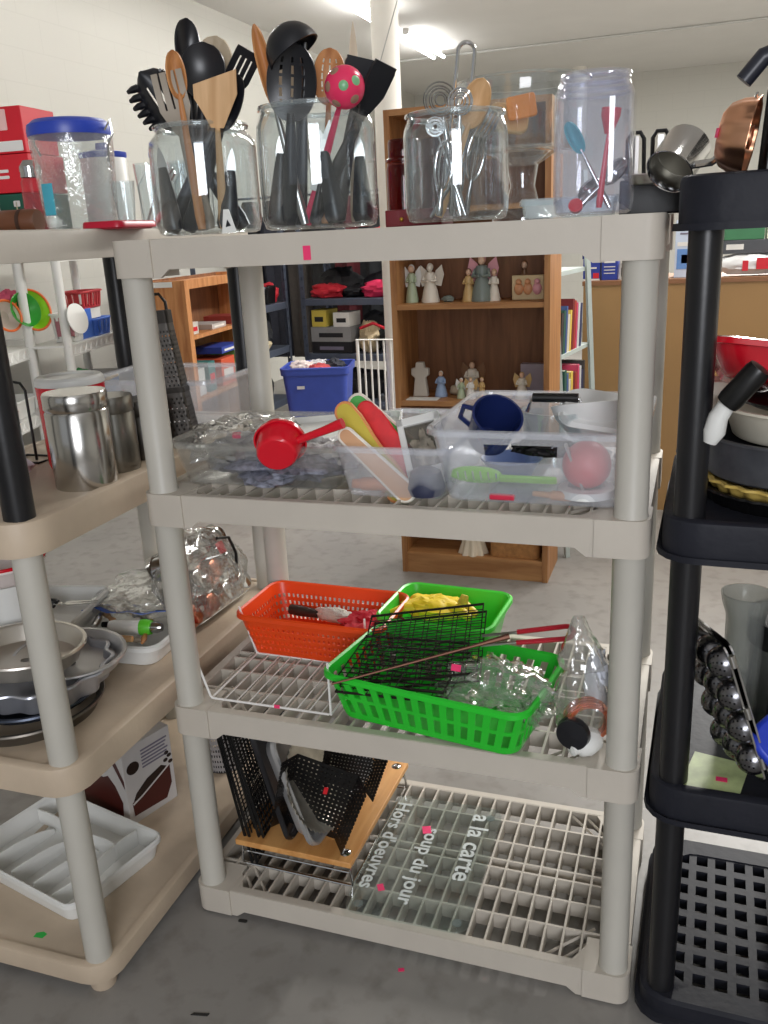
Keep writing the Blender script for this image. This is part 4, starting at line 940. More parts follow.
def tumbler(label, x, y, z, r, h, mat=GLASS, g='glasses beside the left jar'):
    t = thing('drinking_glass', label, 'glass', (x, y, z), 0, g)
    mesh_obj('bowl', MB().lathe([(.001, .012), (r * .7, .012), (r, h), (r - .002, h), (r * .68, .015)], 26), mat, t)
    mesh_obj('base', MB().lathe([(0, 0), (r * .74, 0), (r * .72, .011), (0, .011)], 26), mat, t)
tumbler('clear glass tumbler just right of the blue-lidded jar', -.062, .25, ZL, .028, .12)
tumbler('clear glass tumbler farther back, right of the blue-lidded jar', -.06, .37, ZL, .03, .13)
tumbler('small clear tumbler at the right corner of the left unit', -.02 - .045, .165, ZL, .022, .085)
t = thing('glass_rack', 'white wire rack of curved prongs behind the glasses on the left unit', 'rack', (-.12, .44, ZL))
for k in range(5):
    mesh_obj('prong', MB().tube([(-.06 + k * .03, -.05, .0), (-.06 + k * .03, -.05, .09), (-.05 + k * .03, -.02, .13), (-.06 + k * .03, .03, .13), (-.06 + k * .03, .05, .09), (-.06 + k * .03, .05, 0)], .0022, 6), WW, t)
mesh_obj('base_wire', MB().tube([(-.07, -.05, .003), (.07, -.05, .003), (.07, .05, .003), (-.07, .05, .003)], .0025, 6, None, True), WW, t)
solo('steel_tongs', MB().tube([(-.03, 0, 0), (0, 0, .06), (.05, 0, .11), (.052, 0, .10), (.01, 0, .05), (-.01, 0, 0)], .0025, 8), CHROME, 'bent steel tongs leaning among the glasses on the left unit', 'tongs', (-.085, .30, ZL + .003))
b = MB(); tub(b, .075, .13, .010, .002, .01, .002, .002, 60, 3)
solo('red_tray', b, pm('crimson_lacquer', (176, 18, 46), .3), 'thin crimson tray at the right corner of the left unit', 'tray', (-.05, .12, ZL + .0005), R(4))

# ============================================================ LEFT UNIT, SECOND TIER
ZM = .9685
def canister(name, label, x, y, r, h, mat, band=True, lidh=.03):
    t = thing(name, label, 'canister', (x, y, ZM))
    mesh_obj('body', MB().lathe([(0, 0), (r * .97, 0), (r, .004), (r, h - lidh - .006), (r * .95, h - lidh - .002), (0, h - lidh - .002)], 44), mat, t)
    mesh_obj('lid', MB().lathe([(r * .95, h - lidh - .003), (r * 1.01, h - lidh + .002), (r * 1.01, h - .004), (r * .97, h), (0, h)], 44), mat, t)
    return t
SS = pm('polished_steel', (196, 194, 190), .2, 1.0, .04)
canister('steel_canister', 'tall brushed steel canister at the front of the left second tier', -.108, -.008, .0575, .178, SS)
canister('steel_canister', 'shorter dull steel canister directly behind the tall one', -.118, .105, .044, .150, pm('dull_steel', (150, 148, 142), .3, 1.0))
t = canister('steel_canister', 'steel canister with a black clasp, farthest back beside the post', -.118, .21, .042, .125, pm('dark_steel_b', (120, 118, 116), .3, 1.0))
mesh_obj('clasp', MB().box(-.008, .008, -.052, -.042, .03, .10), BLKM, t, bevel=.002)
t = thing('food_tub', 'red tub with a white screw lid behind the tall steel canister', 'tub', (-.222, .125, ZM))
mesh_obj('body', MB().lathe([(0, 0), (.060, 0), (.064, .01), (.067, .172), (0, .172)], 36), REDC if False else pm('red_tub_plastic', (214, 24, 44), .25), t)
mesh_obj('lid', MB().lathe([(.066, .168), (.068, .170), (.067, .181), (.062, .186), (.050, .186), (.047, .182), (0, .182)], 40), WHITEP, t)
b = MB(); tub(b, .34, .26, .13, .02, .03, .003, .008, 100, 6)
solo('plastic_tub', b, TUBM, 'milky plastic storage tub behind the tall grater on the left unit', 'tub', (-.22, .50, ZM + .002), LROT)
t = thing('box_grater', 'tall dark metal grater with a wire handle behind the front left post', 'grater', m=TR(-.132, .335, ZM + .001, -3, -3, 18))
P = []
N = 44
for i in range(61):
    v = i / 60; w, d = .108 - .046 * v, .07 - .03 * v
    P.append(rring(w, d, .006, N * 2, .29 * v))
mesh_obj('body', MB().shell(P, .0012, lambda i, j: (3 < i < 22 or 24 < i < 52) and ((i // 1) % 2 == 0) and (j + (i // 2)) % 3 == 0, True), pm('tarnished_tin', (92, 88, 84), .45, .8, .25, 40), t)
for z, w, d in ((.003, .110, .072), (.112, .093, .060), (.262, .067, .044)):
    mesh_obj('band', MB().shell([rring(w, d, .006, 60, z), rring(w - .001, d - .001, .006, 60, z + (.012 if z < .2 else .027))], .0016, None, True), pm('dark_band_metal', (60, 56, 52), .5, .7), t)
mesh_obj('handle', MB().tube([(-.026, 0, .285), (-.026, 0, .31), (-.016, 0, .324), (.016, 0, .324), (.028, 0, .306), (.028, 0, .285)], .0035, 8), pm('dark_band_metal', (60, 56, 52), .5, .7), t)
t = thing('white_bag', 'white plastic bag slumped at the left edge of the second tier', 'bag', (-.335, -.02, ZM + .03))
mesh_obj('film', MB().shell(crumple(.085, .07, .036, 44, .3, 18), .001, None, True), pm('white_bag_plastic', (226, 228, 236), .4), t)
b = MB(); tub(b, .12, .12, .10, .01, .03, .003, .004, 60, 4)
solo('white_crock', b, pm('cream_plastic_b', (214, 208, 202), .4), 'pale plastic crock left of the tall steel canister', 'crock', (-.30, .22, ZM + .002))
t = thing('hand_mixer_stand', 'black wire stand at the left edge of the second tier', 'stand', (-.35, .14, ZM))
mesh_obj('wire', MB().tube([(0, 0, 0), (0, 0, .15), (-.01, 0, .165), (-.04, 0, .17)], .003, 8), BLKM, t)
mesh_obj('base', MB().tube([(-.05, -.03, .003), (.03, -.03, .003), (.03, .03, .003), (-.05, .03, .003)], .003, 6, None, True), BLKM, t)
t = thing('white_ladle', 'white plastic handle with a pink sticker at the left edge of the second tier', 'ladle', (-.37, .06, ZM + .002))
mesh_obj('handle', MB().tube([(0, 0, .165), (-.05, 0, .17), (-.09, 0, .16)], [.012, .013, .013], 10), WHITEP, t)
mesh_obj('cup', MB().lathe([(0, 0), (.03, 0), (.034, .04), (.008, .06), (.007, .16), (0, .16)], 20), WHITEP, t)
sticker(t, TR(-.02, -.0135, .168, 90), .014, .014)

# ============================================================ LEFT UNIT, THIRD TIER
ZN = .5065
def round_pan(label, x, y, z, r, h, mat, m=None, name='cake_pan', ripple=0, nr=12, tap=.012):
    P = []
    for q, zz in ((.01, 0), (r * .6, 0), (r - tap, 0), (r - tap + .002, .002), (r - .003, h - .003), (r, h), (r + .006, h), (r + .007, h - .003)):
        P.append([((q * (1 + (ripple if q > r * .5 else 0) * math.cos(nr * 2 * PI * j / 120))) * math.cos(2 * PI * j / 120), (q * (1 + (ripple if q > r * .5 else 0) * math.cos(nr * 2 * PI * j / 120))) * math.sin(2 * PI * j / 120), zz) for j in range(120)])
    return solo(name, MB().shell(P, .0018, None, True), mat, label, 'pan', m=(m or TR(x, y, z)))
round_pan('dark round baking pan at the bottom of the pan stack, left third tier', -.268, -.092, ZN, .142, .030, pm('grey_brown_steel', (112, 106, 98), .4, .75))
round_pan('dark blue-grey pan second from the bottom of the pan stack', -.262, -.078, ZN + .031, .126, .018, pm('blue_grey_steel', (66, 72, 84), .35, .7))
round_pan('silver scalloped ring pan in the middle of the pan stack', -.245, -.062, ZN + .05, .130, .045, pm('light_aluminium', (186, 188, 196), .35, .7), name='scalloped_pan', ripple=.045, nr=12)
round_pan('silver round pan tucked right under the top pan of the stack', -.212, -.030, ZN + .078, .105, .028, ALU, TR(-.205, -.025, ZN + .080, 0, 3, 0))
round_pan('shiny round cake pan on top of the pan stack', -.262, -.075, ZN + .108, .112, .036, pm('warm_aluminium', (206, 200, 190), .3, .75), TR(-.262, -.085, ZN + .112, -3, 2, 0))
b = MB(); tub(b, .27, .44, .05, .014, .03, .004, .008, 100, 5)
solo('utensil_tray', b, WHITEP, 'large white plastic tray of loose utensils behind the pan stack', 'tray', (-.262, .335, ZN + .003), R(4))
b = MB(); tub(b, .16, .26, .045, .010, .02, .003, .006, 80, 4)
solo('utensil_tray', b, WHITEP, 'narrower white tray at the left edge of the third tier with scissors', 'tray', (-.395, .155, ZN + .060), R(12))
t = thing('hand_mixer', 'white and green handheld gadget lying in the white utensil tray', 'gadget', m=TR(-.215, .185, ZN + .066, 0, 90, 12))
mesh_obj('body', MB().lathe([(0, -.045), (.014, -.044), (.017, -.03), (.017, .03), (0, .03)], 22), WHITEP, t)
mesh_obj('collar', MB().lathe([(0, .03), (.018, .03), (.019, .04), (.016, .055), (0, .055)], 22), pm('bright_green_grip', (96, 200, 50), .4), t)
mesh_obj('tip', MB().lathe([(0, .055), (.012, .055), (.013, .068), (.009, .08), (0, .08)], 18), CHROME, t)
for k, (x0_, y0_, x1_, y1_, mt, nm, lb) in enumerate((
    (-.33, .24, -.23, .255, BLACKP, 'knife', 'black handled knife lying in the white utensil tray'),
    (-.36, .19, -.27, .15, CHROME, 'fork', 'steel fork lying at the left of the white utensil tray'),
    (-.25, .145, -.16, .165, GREYN, 'spoon', 'taupe spoon lying at the front of the white utensil tray'),
    (-.20, .25, -.15, .14, BEECH2, 'wooden_stick', 'brown wooden stick in the white utensil tray'),
    (-.31, .30, -.19, .235, STEEL, 'spatula', 'flat steel spatula crossing the white utensil tray'),
    (-.17, .135, -.245, .125, WOODL, 'skewer', 'pale wooden skewer at the front of the utensil tray'))):
    a, c = Vector((x0_, y0_, ZN + .035 + .006 * k)), Vector((x1_, y1_, ZN + .040 + .005 * k))
    m_, L_ = frame(a, c)
    t = thing(nm, lb, nm.replace('_', ' '), m=m_)
    mesh_obj('handle', MB().tube([(0, 0, 0), (0, 0, L_ * .3), (0, 0, L_ * .55)], [.007, .008, .005], 8), mt, t)
    mesh_obj('blade', MB().tube([(0, 0, L_ * .5), (0, 0, L_ * .8), (0, 0, L_)], [.003, .007, .003], 8), STEEL if mt in (BLACKP, CHROME, STEEL) else mt, t)
t = thing('scissors', 'black handled scissors in the narrow white tray at the left edge', 'scissors', m=TR(-.385, .175, ZN + .112, 0, 0, 20))
for s in (-1, 1):
    mesh_obj('handle', MB().tube([(.02 * math.cos(2 * PI * q / 18) - .03, .011 * math.sin(2 * PI * q / 18) + s * .013, 0) for q in range(18)], .004, 8, None, True), BLACKP, t)
    mesh_obj('blade', MB().prism([(-.01, s * .008), (.02, 0), (.085, -s * .006), (.02, -s * .012)], -.001, .001), STEEL, t)
zb_ = thing('zip_bag', 'zip bag with a blue strip and a whisk inside, lying on the white utensil tray', 'bag', (-.245, .365, ZN + .085), R(8))
mesh_obj('film', MB().shell(crumple(.13, .14, .032, 77, .28, 24), .0008, None, True), BAG, zb_)
mesh_obj('zip_strip', MB().shell([[(-.13 + .03 * i, -.145 + .008 * math.sin(i * 1.3) + .012 * j, .0 + .006 * math.sin(i * 2.1) - .004 * j) for i in range(10)] for j in range(3)], .0012), pm('blue_zip_strip', (60, 110, 210), .4), zb_)
t = thing('whisk', 'spiral wire whisk inside the zip bag on the white tray', 'whisk', m=TR(-.30, .40, ZN + .095, 0, 78, 30))
mesh_obj('coil', MB().tube([(.012 * math.cos(k * .9), .012 * math.sin(k * .9), k * .0016) for k in range(60)], .0014, 5), CHROME, t)
mesh_obj('handle', MB().tube([(0, 0, .095), (0, 0, .19)], .005, 8), CHROME, t)
# muffin tin in film, leaning, cups to the right
mm_ = Matrix.Translation((-.115, .415, ZN + .015)) @ Matrix.Rotation(R(-3), 4, 'Z') @ Matrix.Rotation(R(-28), 4, 'Y')
t = thing('muffin_tin', 'shiny muffin tin wrapped in clear film leaning against the white tray', 'muffin tin', m=mm_)
mesh_obj('plate', MB().prism(rpoly(.30, .20, .02), -.0015, .0015, Matrix(((0, 0, 1, 0), (1, 0, 0, 0), (0, 1, 0, .10), (0, 0, 0, 1)))), CHROME, t)
COP = pm('copper_tint_foil', (190, 120, 96), .25, 1)
for a in range(4):
    for c in range(3):
        mq = Matrix.Translation((0, -.112 + a * .075, .032 + c * .066)) @ Matrix.Rotation(PI / 2, 4, 'Y')
        mesh_obj('cup', MB().lathe([(.032, 0), (.031, .004), (.024, .028), (.021, .030), (0, .030)], 24, mq), COP if (a, c) in ((0, 0), (1, 0), (2, 1)) else CHROME, t)
sticker(t, Matrix.Translation((.034, .085, .135)) @ Matrix.Rotation(PI / 2, 4, 'Y'), .03, .03, pm('red_label', (216, 26, 46), .5))
fm = thing('plastic_bag', 'clear film bag stretched over the leaning muffin tin', 'bag', m=mm_)
mesh_obj('film', MB().shell(crumple(.036, .17, .115, 91, .12, 26), .0006, None, True, Matrix.Translation((.012, 0, .10))), BAG, fm)
t = thing('round_lid', 'dark curved handle poking out behind the muffin tin', 'handle', (-.128, .50, ZN + .10))
mesh_obj('loop', MB().tube([(0, -.04, .09), (.01, .0, .08), (.014, .022, .03), (.012, .02, -.02)], .004, 8), BLKM, t)
b = MB(); tub(b, .16, .16, .05, .03, .07, .003, .004, 80, 5)
t = solo('serving_bowl', b, pm('white_bowl', (226, 214, 210), .35), 'white bowl with a red rim at the back left edge of the third tier', 'bowl', ((-0.409, 0.050, 0.764)[0], .05, (-0.409, 0.050, 0.764)[2] - .04), 0)
mesh_obj('rim', MB().tube([(p[0], p[1], .05) for p in rring(.168, .168, .074, 60)], .004, 8, None, True), RED, t)
solo('bowl_stand', MB().lathe([(0, 0), (.05, 0), (.05, (-0.409, 0.050, 0.764)[2] - .042 - ZN), (0, (-0.409, 0.050, 0.764)[2] - .042 - ZN)], 28), WHITEP, 'white pot under the red-rimmed bowl', 'pot', ((-0.409, 0.050, 0.764)[0], .05, ZN))

# ============================================================ LEFT UNIT, BOTTOM TIER
ZB = .0645
t = thing('cutlery_tray', 'white plastic cutlery tray with curved dividers on the left bottom shelf', 'cutlery tray', (-.325, -.012, ZB), R(-13))
b = MB(); tub(b, .36, .255, .048, .008, .022, .003, .005, 110, 6, None, .002)
mesh_obj('tray', b, WHITEP, t)
for k, x in enumerate((.045, -.03, -.105)):
    pts = [(-.115 + .165 * q / 10, .046 - (.03 * (q / 10) ** 3)) for q in range(11)]
    P = [[(x, y, .003), (x, y, z)] for y, z in pts]
    mesh_obj('divider', MB().shell([[p[0] for p in P], [p[1] for p in P]], .003), WHITEP, t)
mesh_obj('divider', MB().sheet((-.168, .058, .003), (.105, .058, .003), (.105, .058, .044), (-.168, .058, .044), 3, 16, .003, None, lambda u, v: (0, .004 * math.sin(v * 9), 0)), WHITEP, t)
mesh_obj('divider', MB().sheet((.108, -.118, .003), (.108, .118, .003), (.108, .118, .044), (.108, -.118, .044), 3, 16, .003, None, lambda u, v: (.006 * math.sin(v * 6), 0, 0)), WHITEP, t)
sticker(t, TR(.02, -.05, .0055, 0, 0, 30), .016, .014)
solo('green_sticker', MB().prism([(-.012, -.005), (.008, -.009), (.014, .002), (.004, .009), (-.01, .006)], 0, .001), pm('green_paper', (40, 180, 70), .6), 'small green paper sticker on the left bottom shelf in front of the tray', 'sticker', ((-0.231, -0.234, 0.066)[0], -.215, .0655), .3)
BR = pm('chocolate_brown_print', (74, 22, 18), .4); CHO = pm('dark_chocolate_print', (38, 22, 18), .4); BWH = pm('box_white_print', (206, 202, 200), .4); GRT = pm('grey_text_print', (120, 114, 132), .5)
t = cbox('appliance_box', 'white and brown printed chocolate-maker box on the left bottom shelf', 'box', .22, .145, .205, (-.335, .235, ZB + .001), R(-17), BWH)
xr = .1103
plate(t, 'cup_print', BR, [(-.058, .022), (.04, .016), (.060, .05), (.060, .10), (.02, .092), (-.04, .070), (-.060, .058)], 0, .0007, 'side', xr)
plate(t, 'chocolate_print', CHO, [(-.055, .062), (-.035, .058), (.02, .082), (.05, .102), (.035, .112), (-.01, .100), (-.045, .078)], 0, .0012, 'side', xr)
plate(t, 'rim_print', BWH, [(-.060, .056), (-.03, .066), (.02, .088), (.058, .104), (.058, .100), (.02, .083), (-.03, .061), (-.058, .052)], 0, .0016, 'side', xr)
plate(t, 'logo_print', CHO, [(-.045 + .018 * math.cos(2 * PI * k / 20), .148 + .016 * math.sin(2 * PI * k / 20)) for k in range(20)], 0, .0009, 'side', xr)
for k in range(6): plate(t, 'text_print', GRT, rp(-.018, .062 - .004 * (k % 3), .178 - k * .009, .182 - k * .009, .001), 0, .0008, 'side', xr)
for k, (y, z) in enumerate(((.05, .118), (.062, .126), (.055, .136), (.064, .108))):
    plate(t, 'chip_print', CHO, [(y + .007 * math.cos(q), z + .005 * math.sin(q)) for q in [2 * PI * j / 10 for j in range(10)]], 0, .0008, 'side', xr)
plate(t, 'cup_print', BR, [(-.09, .01), (.085, .012), (.092, .06), (.07, .10), (.04, .125), (-.06, .12), (-.10, .08)], -.0727, .0007)
plate(t, 'rim_print', BWH, [(-.09, .118), (-.06, .108), (.03, .112), (.055, .125), (.05, .135), (.02, .122), (-.06, .119), (-.09, .13)], -.0727, .0014)
plate(t, 'swirl_print', BR, [(.07, .165), (.108, .105), (.108, .125), (.085, .168)], -.0727, .0009)
t = thing('mesh_basket', 'small white mesh bin behind the brown printed box', 'bin', (-.165, .44, ZB))
P = [[(( .055 + .02 * i / 24) * math.cos(2 * PI * j / 110), (.055 + .02 * i / 24) * math.sin(2 * PI * j / 110), .20 * i / 24 + .001) for j in range(110)] for i in range(25)]
mesh_obj('mesh_wall', MB().shell(P, .001, lambda i, j: i % 2 == 0 and j % 2 == 0, True), pm('grey_white_mesh', (176, 174, 176), .5, .2), t)
mesh_obj('base', MB().lathe([(0, 0), (.056, 0), (.056, .008), (0, .008)], 30), BLKM, t)

# ============================================================ RIGHT UNIT
ZR = 1.4425
t = thing('jelly_mould', 'copper ring mould standing on its side on the black unit', 'mould', m=TR(1.020, .06, ZR + .053, 0, -80, -8) @ Matrix.Diagonal((.68, .68, .68, 1)))
P = []
for q, z in ((.022, .0), (.024, .045), (.032, .058), (.045, .060), (.058, .050), (.068, .028), (.073, .0), (.076, -.001)):
    P.append([(q * (1 + (.03 if q > .03 else 0) * math.cos(10 * 2 * PI * j / 120)) * math.cos(2 * PI * j / 120), q * (1 + (.03 if q > .03 else 0) * math.cos(10 * 2 * PI * j / 120)) * math.sin(2 * PI * j / 120), z) for j in range(120)])
mesh_obj('body', MB().shell(P, .0015, None, True), pm('polished_copper', (236, 178, 142), .3, 1.0, .05), t)
sticker(t, Matrix.Translation((-.0, -.044, .0615)) @ Matrix.Rotation(R(30), 4, 'X'), .018, .014)
mesh_obj('hanging_ring', MB().tube([(.072 + .009 * math.cos(q), .009 * math.sin(q), .01) for q in [2 * PI * j / 16 for j in range(16)]], .0025, 8, None, True), CHROME, t)
for k, (x, lb) in enumerate(((1.040, 'black wire rack just right of the copper mould'), (1.052, 'black wire rack second from the copper mould'), (1.064, 'black wire rack third from the copper mould'))):
    rack('cooling_rack', lb, .20, .125, 14, 8, BLKM, TR(x, .10, ZR + .003, 0, 3 + k, 0), .0035, .0014)
t = cbox('appliance_box', 'white and cream appliance box at the right edge on the black unit', 'box', .12, .10, .165, (1.148, .12, ZR), 0, WCARD)
plate(t, 'picture_print', pm('tan_print', (190, 172, 140), .5), rp(-.055, .055, .13, .162), -.0505); plate(t, 'picture_print', pm('pink_print', (230, 170, 180), .5), rp(-.04, .055, .085, .115), -.0505)
for k in range(3): plate(t, 'text_print', CHO, rp(-.04, -.01, .068 - k * .014, .074 - k * .014, .001), -.0505)
t = thing('wire_basket', 'thick black wire frame in front of the white appliance box', 'wire frame', (1.085, .04, ZR + .002))
mesh_obj('frame', MB().tube([(0, 0, 0), (0, 0, .105), (.004, 0, .113), (.012, 0, .117), (.13, 0, .117), (.13, 0, 0)], .005, 8, None, True), BLKM, t)
mesh_obj('ring', MB().tube([(.045 + .035 * math.cos(2 * PI * q / 24), -.004, .05 + .035 * math.sin(2 * PI * q / 24)) for q in range(24)], .003, 8, None, True), BLKM, t)
t = thing('kettle', 'dark pot with a thick curved handle at the right edge of the black unit', 'pot', (1.140, .012, ZR + .008))
mesh_obj('body', MB().lathe([(0, 0), (.035, 0), (.040, .02), (.038, .06), (0, .075)], 30), pm('dark_blue_enamel', (30, 34, 58), .3), t)
mesh_obj('handle', MB().tube([(.02, 0, .06), (.03, 0, .10), (.015, 0, .130), (-.03, 0, .148), (-.075, 0, .148), (-.115, 0, .136), (-.137, 0, .110)], [.009, .010, .011, .012, .012, .012, .0115], 14), pm('dark_rubber_handle', (34, 36, 46), .35), t)
# second tier right
ZQ = .9602
round_pan('black fluted flan tin at the bottom of the stack, black unit second tier', 1.125, .155, ZQ, .142, .028, BLKM, name='flan_tin', ripple=.012, nr=40)
round_pan('mustard-yellow scalloped pie dish between the black flan tin and the grey cake tin', 1.130, .155, ZQ + .022, .140, .02, pm('mustard_ceramic', (206, 176, 92), .4), name='pie_dish', ripple=.025, nr=26)
round_pan('worn grey springform cake tin above the yellow pie dish', 1.128, .165, ZQ + .044, .138, .062, pm('worn_grey_tin', (92, 94, 100), .45, .6, .25, 30), name='cake_tin', tap=.002)
round_pan('ivory enamel pan stacked on the grey cake tin', 1.148, .175, ZQ + .100, .138, .050, pm('ivory_enamel', (226, 220, 202), .35), name='enamel_pan', tap=.02)
round_pan('black rimmed grill plate under the red tray', 1.160, .18, ZQ + .152, .128, .012, BLKM, TR(1.165, .18, ZQ + .158, 2, -4, 0), name='grill_plate')
b = MB(); tub(b, .30, .22, .05, .03, .04, .004, .012, 90, 5)
solo('red_tray', b, pm('glossy_red_plastic', (206, 22, 40), .2, coat=.4), 'glossy red plastic tray on top of the stack on the black unit', 'tray', m=TR(1.128, .17, ZQ + .172, -14, 7, 0))
t = thing('bar_tool', 'white-necked gadget with a fat black grip leaning behind the black front post', 'gadget', m=TR(.985, -.004, ZQ + .148, 0, 38, -12))
mesh_obj('grip', MB().lathe([(0, .04), (.0165, .042), (.018, .05), (.018, .10), (.016, .108), (0, .11)], 24), BLKM, t)
mesh_obj('neck', MB().tube([(0, 0, .045), (.004, 0, .02), (.014, 0, .0), (.02, 0, -.016)], [.012, .014, .016, .010], 14), WHITEP, t)
t = thing('paper_cup', 'small white and pink cup left of the black front post', 'cup', (.992, .265, ZQ + .105))
mesh_obj('body', cyl_shell([(.002, 0), (.014, 0), (.030, .06), (.032, .066)], .002), pm('cream_cup', (226, 214, 200), .5), t)
mesh_obj('pink_filling', MB().lathe([(0, .054), (.028, .056)], 24), pm('rose_fill', (206, 120, 140), .6), t)
solo('pot_stack', cyl_shell([(.002, 0), (.028, 0), (.030, .10), (.032, .104)], .003), pm('grey_tin_b', (110, 108, 104), .4, .6), 'grey tin mug under the white and pink cup', 'mug', (.992, .265, ZQ + .0005))
t = round_pan('black frying pan at the left rear of the black unit', 1.0, .33, ZQ, .052, .03, BLKM, name='frying_pan')
mesh_obj('handle', MB().tube([(-.03, -.04, .03), (-.042, -.07, .04), (-.046, -.11, .045)], [.006, .009, .010], 10), BLKM, t)
# third tier right
ZS = .500
t = thing('ball_mould', 'hinged perforated metal ball mould standing tilted on the black unit', 'mould', m=TR(1.080, .045, ZS + .03, -6, -17, 24))
for s, nm in ((0, 'front_plate'), (.009, 'rear_plate')):
    mesh_obj(nm, MB().prism(rpoly(.15, .25, .02), -.0015 + s, .0015 + s, Matrix(((0, 0, 1, 0), (1, 0, 0, 0), (0, 1, 0, .122), (0, 0, 0, 1)))), CHROME, t)
DS = pm('perforated_dark_steel', (128, 128, 132), .25, 1.0, .1)
for a in range(3):
    for c in range(4):
        P = [[(-.026 * math.cos(PI / 2 * i / 14), .026 * math.sin(PI / 2 * i / 14) * math.cos(2 * PI * j / 48), .026 * math.sin(PI / 2 * i / 14) * math.sin(2 * PI * j / 48)) for j in range(48)] for i in range(1, 15)]
        mq = Matrix.Translation((-.001, -.048 + a * .048, .036 + c * .058))
        mesh_obj('perforated_cup', MB().shell(P, .001, lambda i, j: i % 2 == 1 and j % 4 == (i // 2) % 4 and i < 11, True, mq), DS, t)
for z in (.03, .12, .21): mesh_obj('hinge', MB().tube([(.004, -.075, z), (.004, -.075, z + .02)], .0055, 10), STEEL, t)
t = thing('measuring_cup', 'clear grey plastic beaker behind the ball mould', 'beaker', (1.075, .22, ZS + .0))
mesh_obj('body', cyl_shell([(.002, 0), (.028, 0), (.032, .22), (.040, .245), (.043, .262)], .003), clear('smoky_beaker', (226, 228, 226), 1.45, .08, .3, (186, 188, 186)), t)
t = thing('saucepan', 'shiny steel saucepan with a black lid band behind the beaker', 'saucepan', (1.17, .27, ZS))
mesh_obj('body', cyl_shell([(.002, 0), (.075, 0), (.08, .006), (.08, .15), (.083, .156)], .002), CHROME, t)
mesh_obj('lid_band', MB().lathe([(.084, .157), (.088, .158), (.088, .205), (.03, .222), (0, .222)], 40), BLKM, t)
solo('paper_bag', MB().shell(crumple(.045, .04, .085, 61, .28, 18), .001, None, True), pm('white_paper', (220, 222, 226), .6), 'crumpled white paper bag right of the ball mould', 'bag', (1.175, .115, ZS + .085))
b = MB(); b.prism([(p[0], p[1]) for p in rpoly(.16, .09, .035, 8)], 0, .018)
solo('blue_spatula', b, pm('royal_blue_silicone', (34, 62, 190), .4), 'royal blue silicone paddle at the right edge of the black unit', 'paddle', m=TR(1.15, -.005, ZS + .075, 30, 40, -24), bevel=.006)
t = solo('recipe_card', MB().box(-.045, .045, -.055, .055, 0, .004), pm('green_yellow_card', (182, 196, 140), .5, 0, .3, 25), 'green and yellow card with a pink sticker under the ball mould', 'card', (1.035, .035, ZS + .001), R(-12))
sticker(t, TR(.012, -.01, .0045, 0, 0, 10), .018, .012)
t = solo('wooden_board', MB().lathe([(0, 0), (.10, 0), (.104, .004), (.104, .012), (.10, .016), (0, .016)], 50), WOODL, 'round pale wooden board at the right edge of the black bottom shelf', 'board', m=TR(1.225, .33, RL[0][0] + .100, 0, 60, 20))
solo('dark_can', MB().lathe([(0, 0), (.05, 0), (.05, .08), (0, .08)], 30), BLKM, 'dark tin propping the round wooden board', 'tin', (1.33, .33, RL[0][0] + .001))

# ============================================================ BACKGROUND: OAK BOOKCASE WITH FIGURINES
OAK = wood('oak_veneer', (150, 100, 58), (186, 134, 84), 4, 2, .5, 8); OAKD = wood('dark_oak_back', (112, 72, 44), (142, 96, 62), 4, 2, .55, 8)
OAKH = wood('oak_shelf_edge', (158, 108, 64), (190, 140, 90), 4, 0, .5, 8)
BX0, BX1, BY, BD = -.175, .447, 2.02, .28
bc = thing('bookcase', 'oak bookcase of china figurines standing behind the middle unit', 'bookcase', (BX0, BY, 0))
w = BX1 - BX0
mesh_obj('side_panel', MB().box(0, .022, 0, BD, 0, 1.83), OAK, bc); mesh_obj('side_panel', MB().box(w - .022, w, 0, BD, 0, 1.83), OAK, bc)
mesh_obj('back_panel', MB().box(.022, w - .022, BD - .01, BD, .02, 1.82), OAKD, bc)
mesh_obj('top', MB().box(.022, w - .022, 0, BD - .01, 1.808, 1.83), OAKH, bc)
BS = (.09, .40, .745, 1.125, 1.48)
for z in BS: mesh_obj('shelf', MB().box(.022, w - .022, .004, BD - .01, z - .02, z), OAKH, bc)
mesh_obj('plinth', MB().box(.022, w - .022, .006, .02, 0, .07), OAKH, bc)
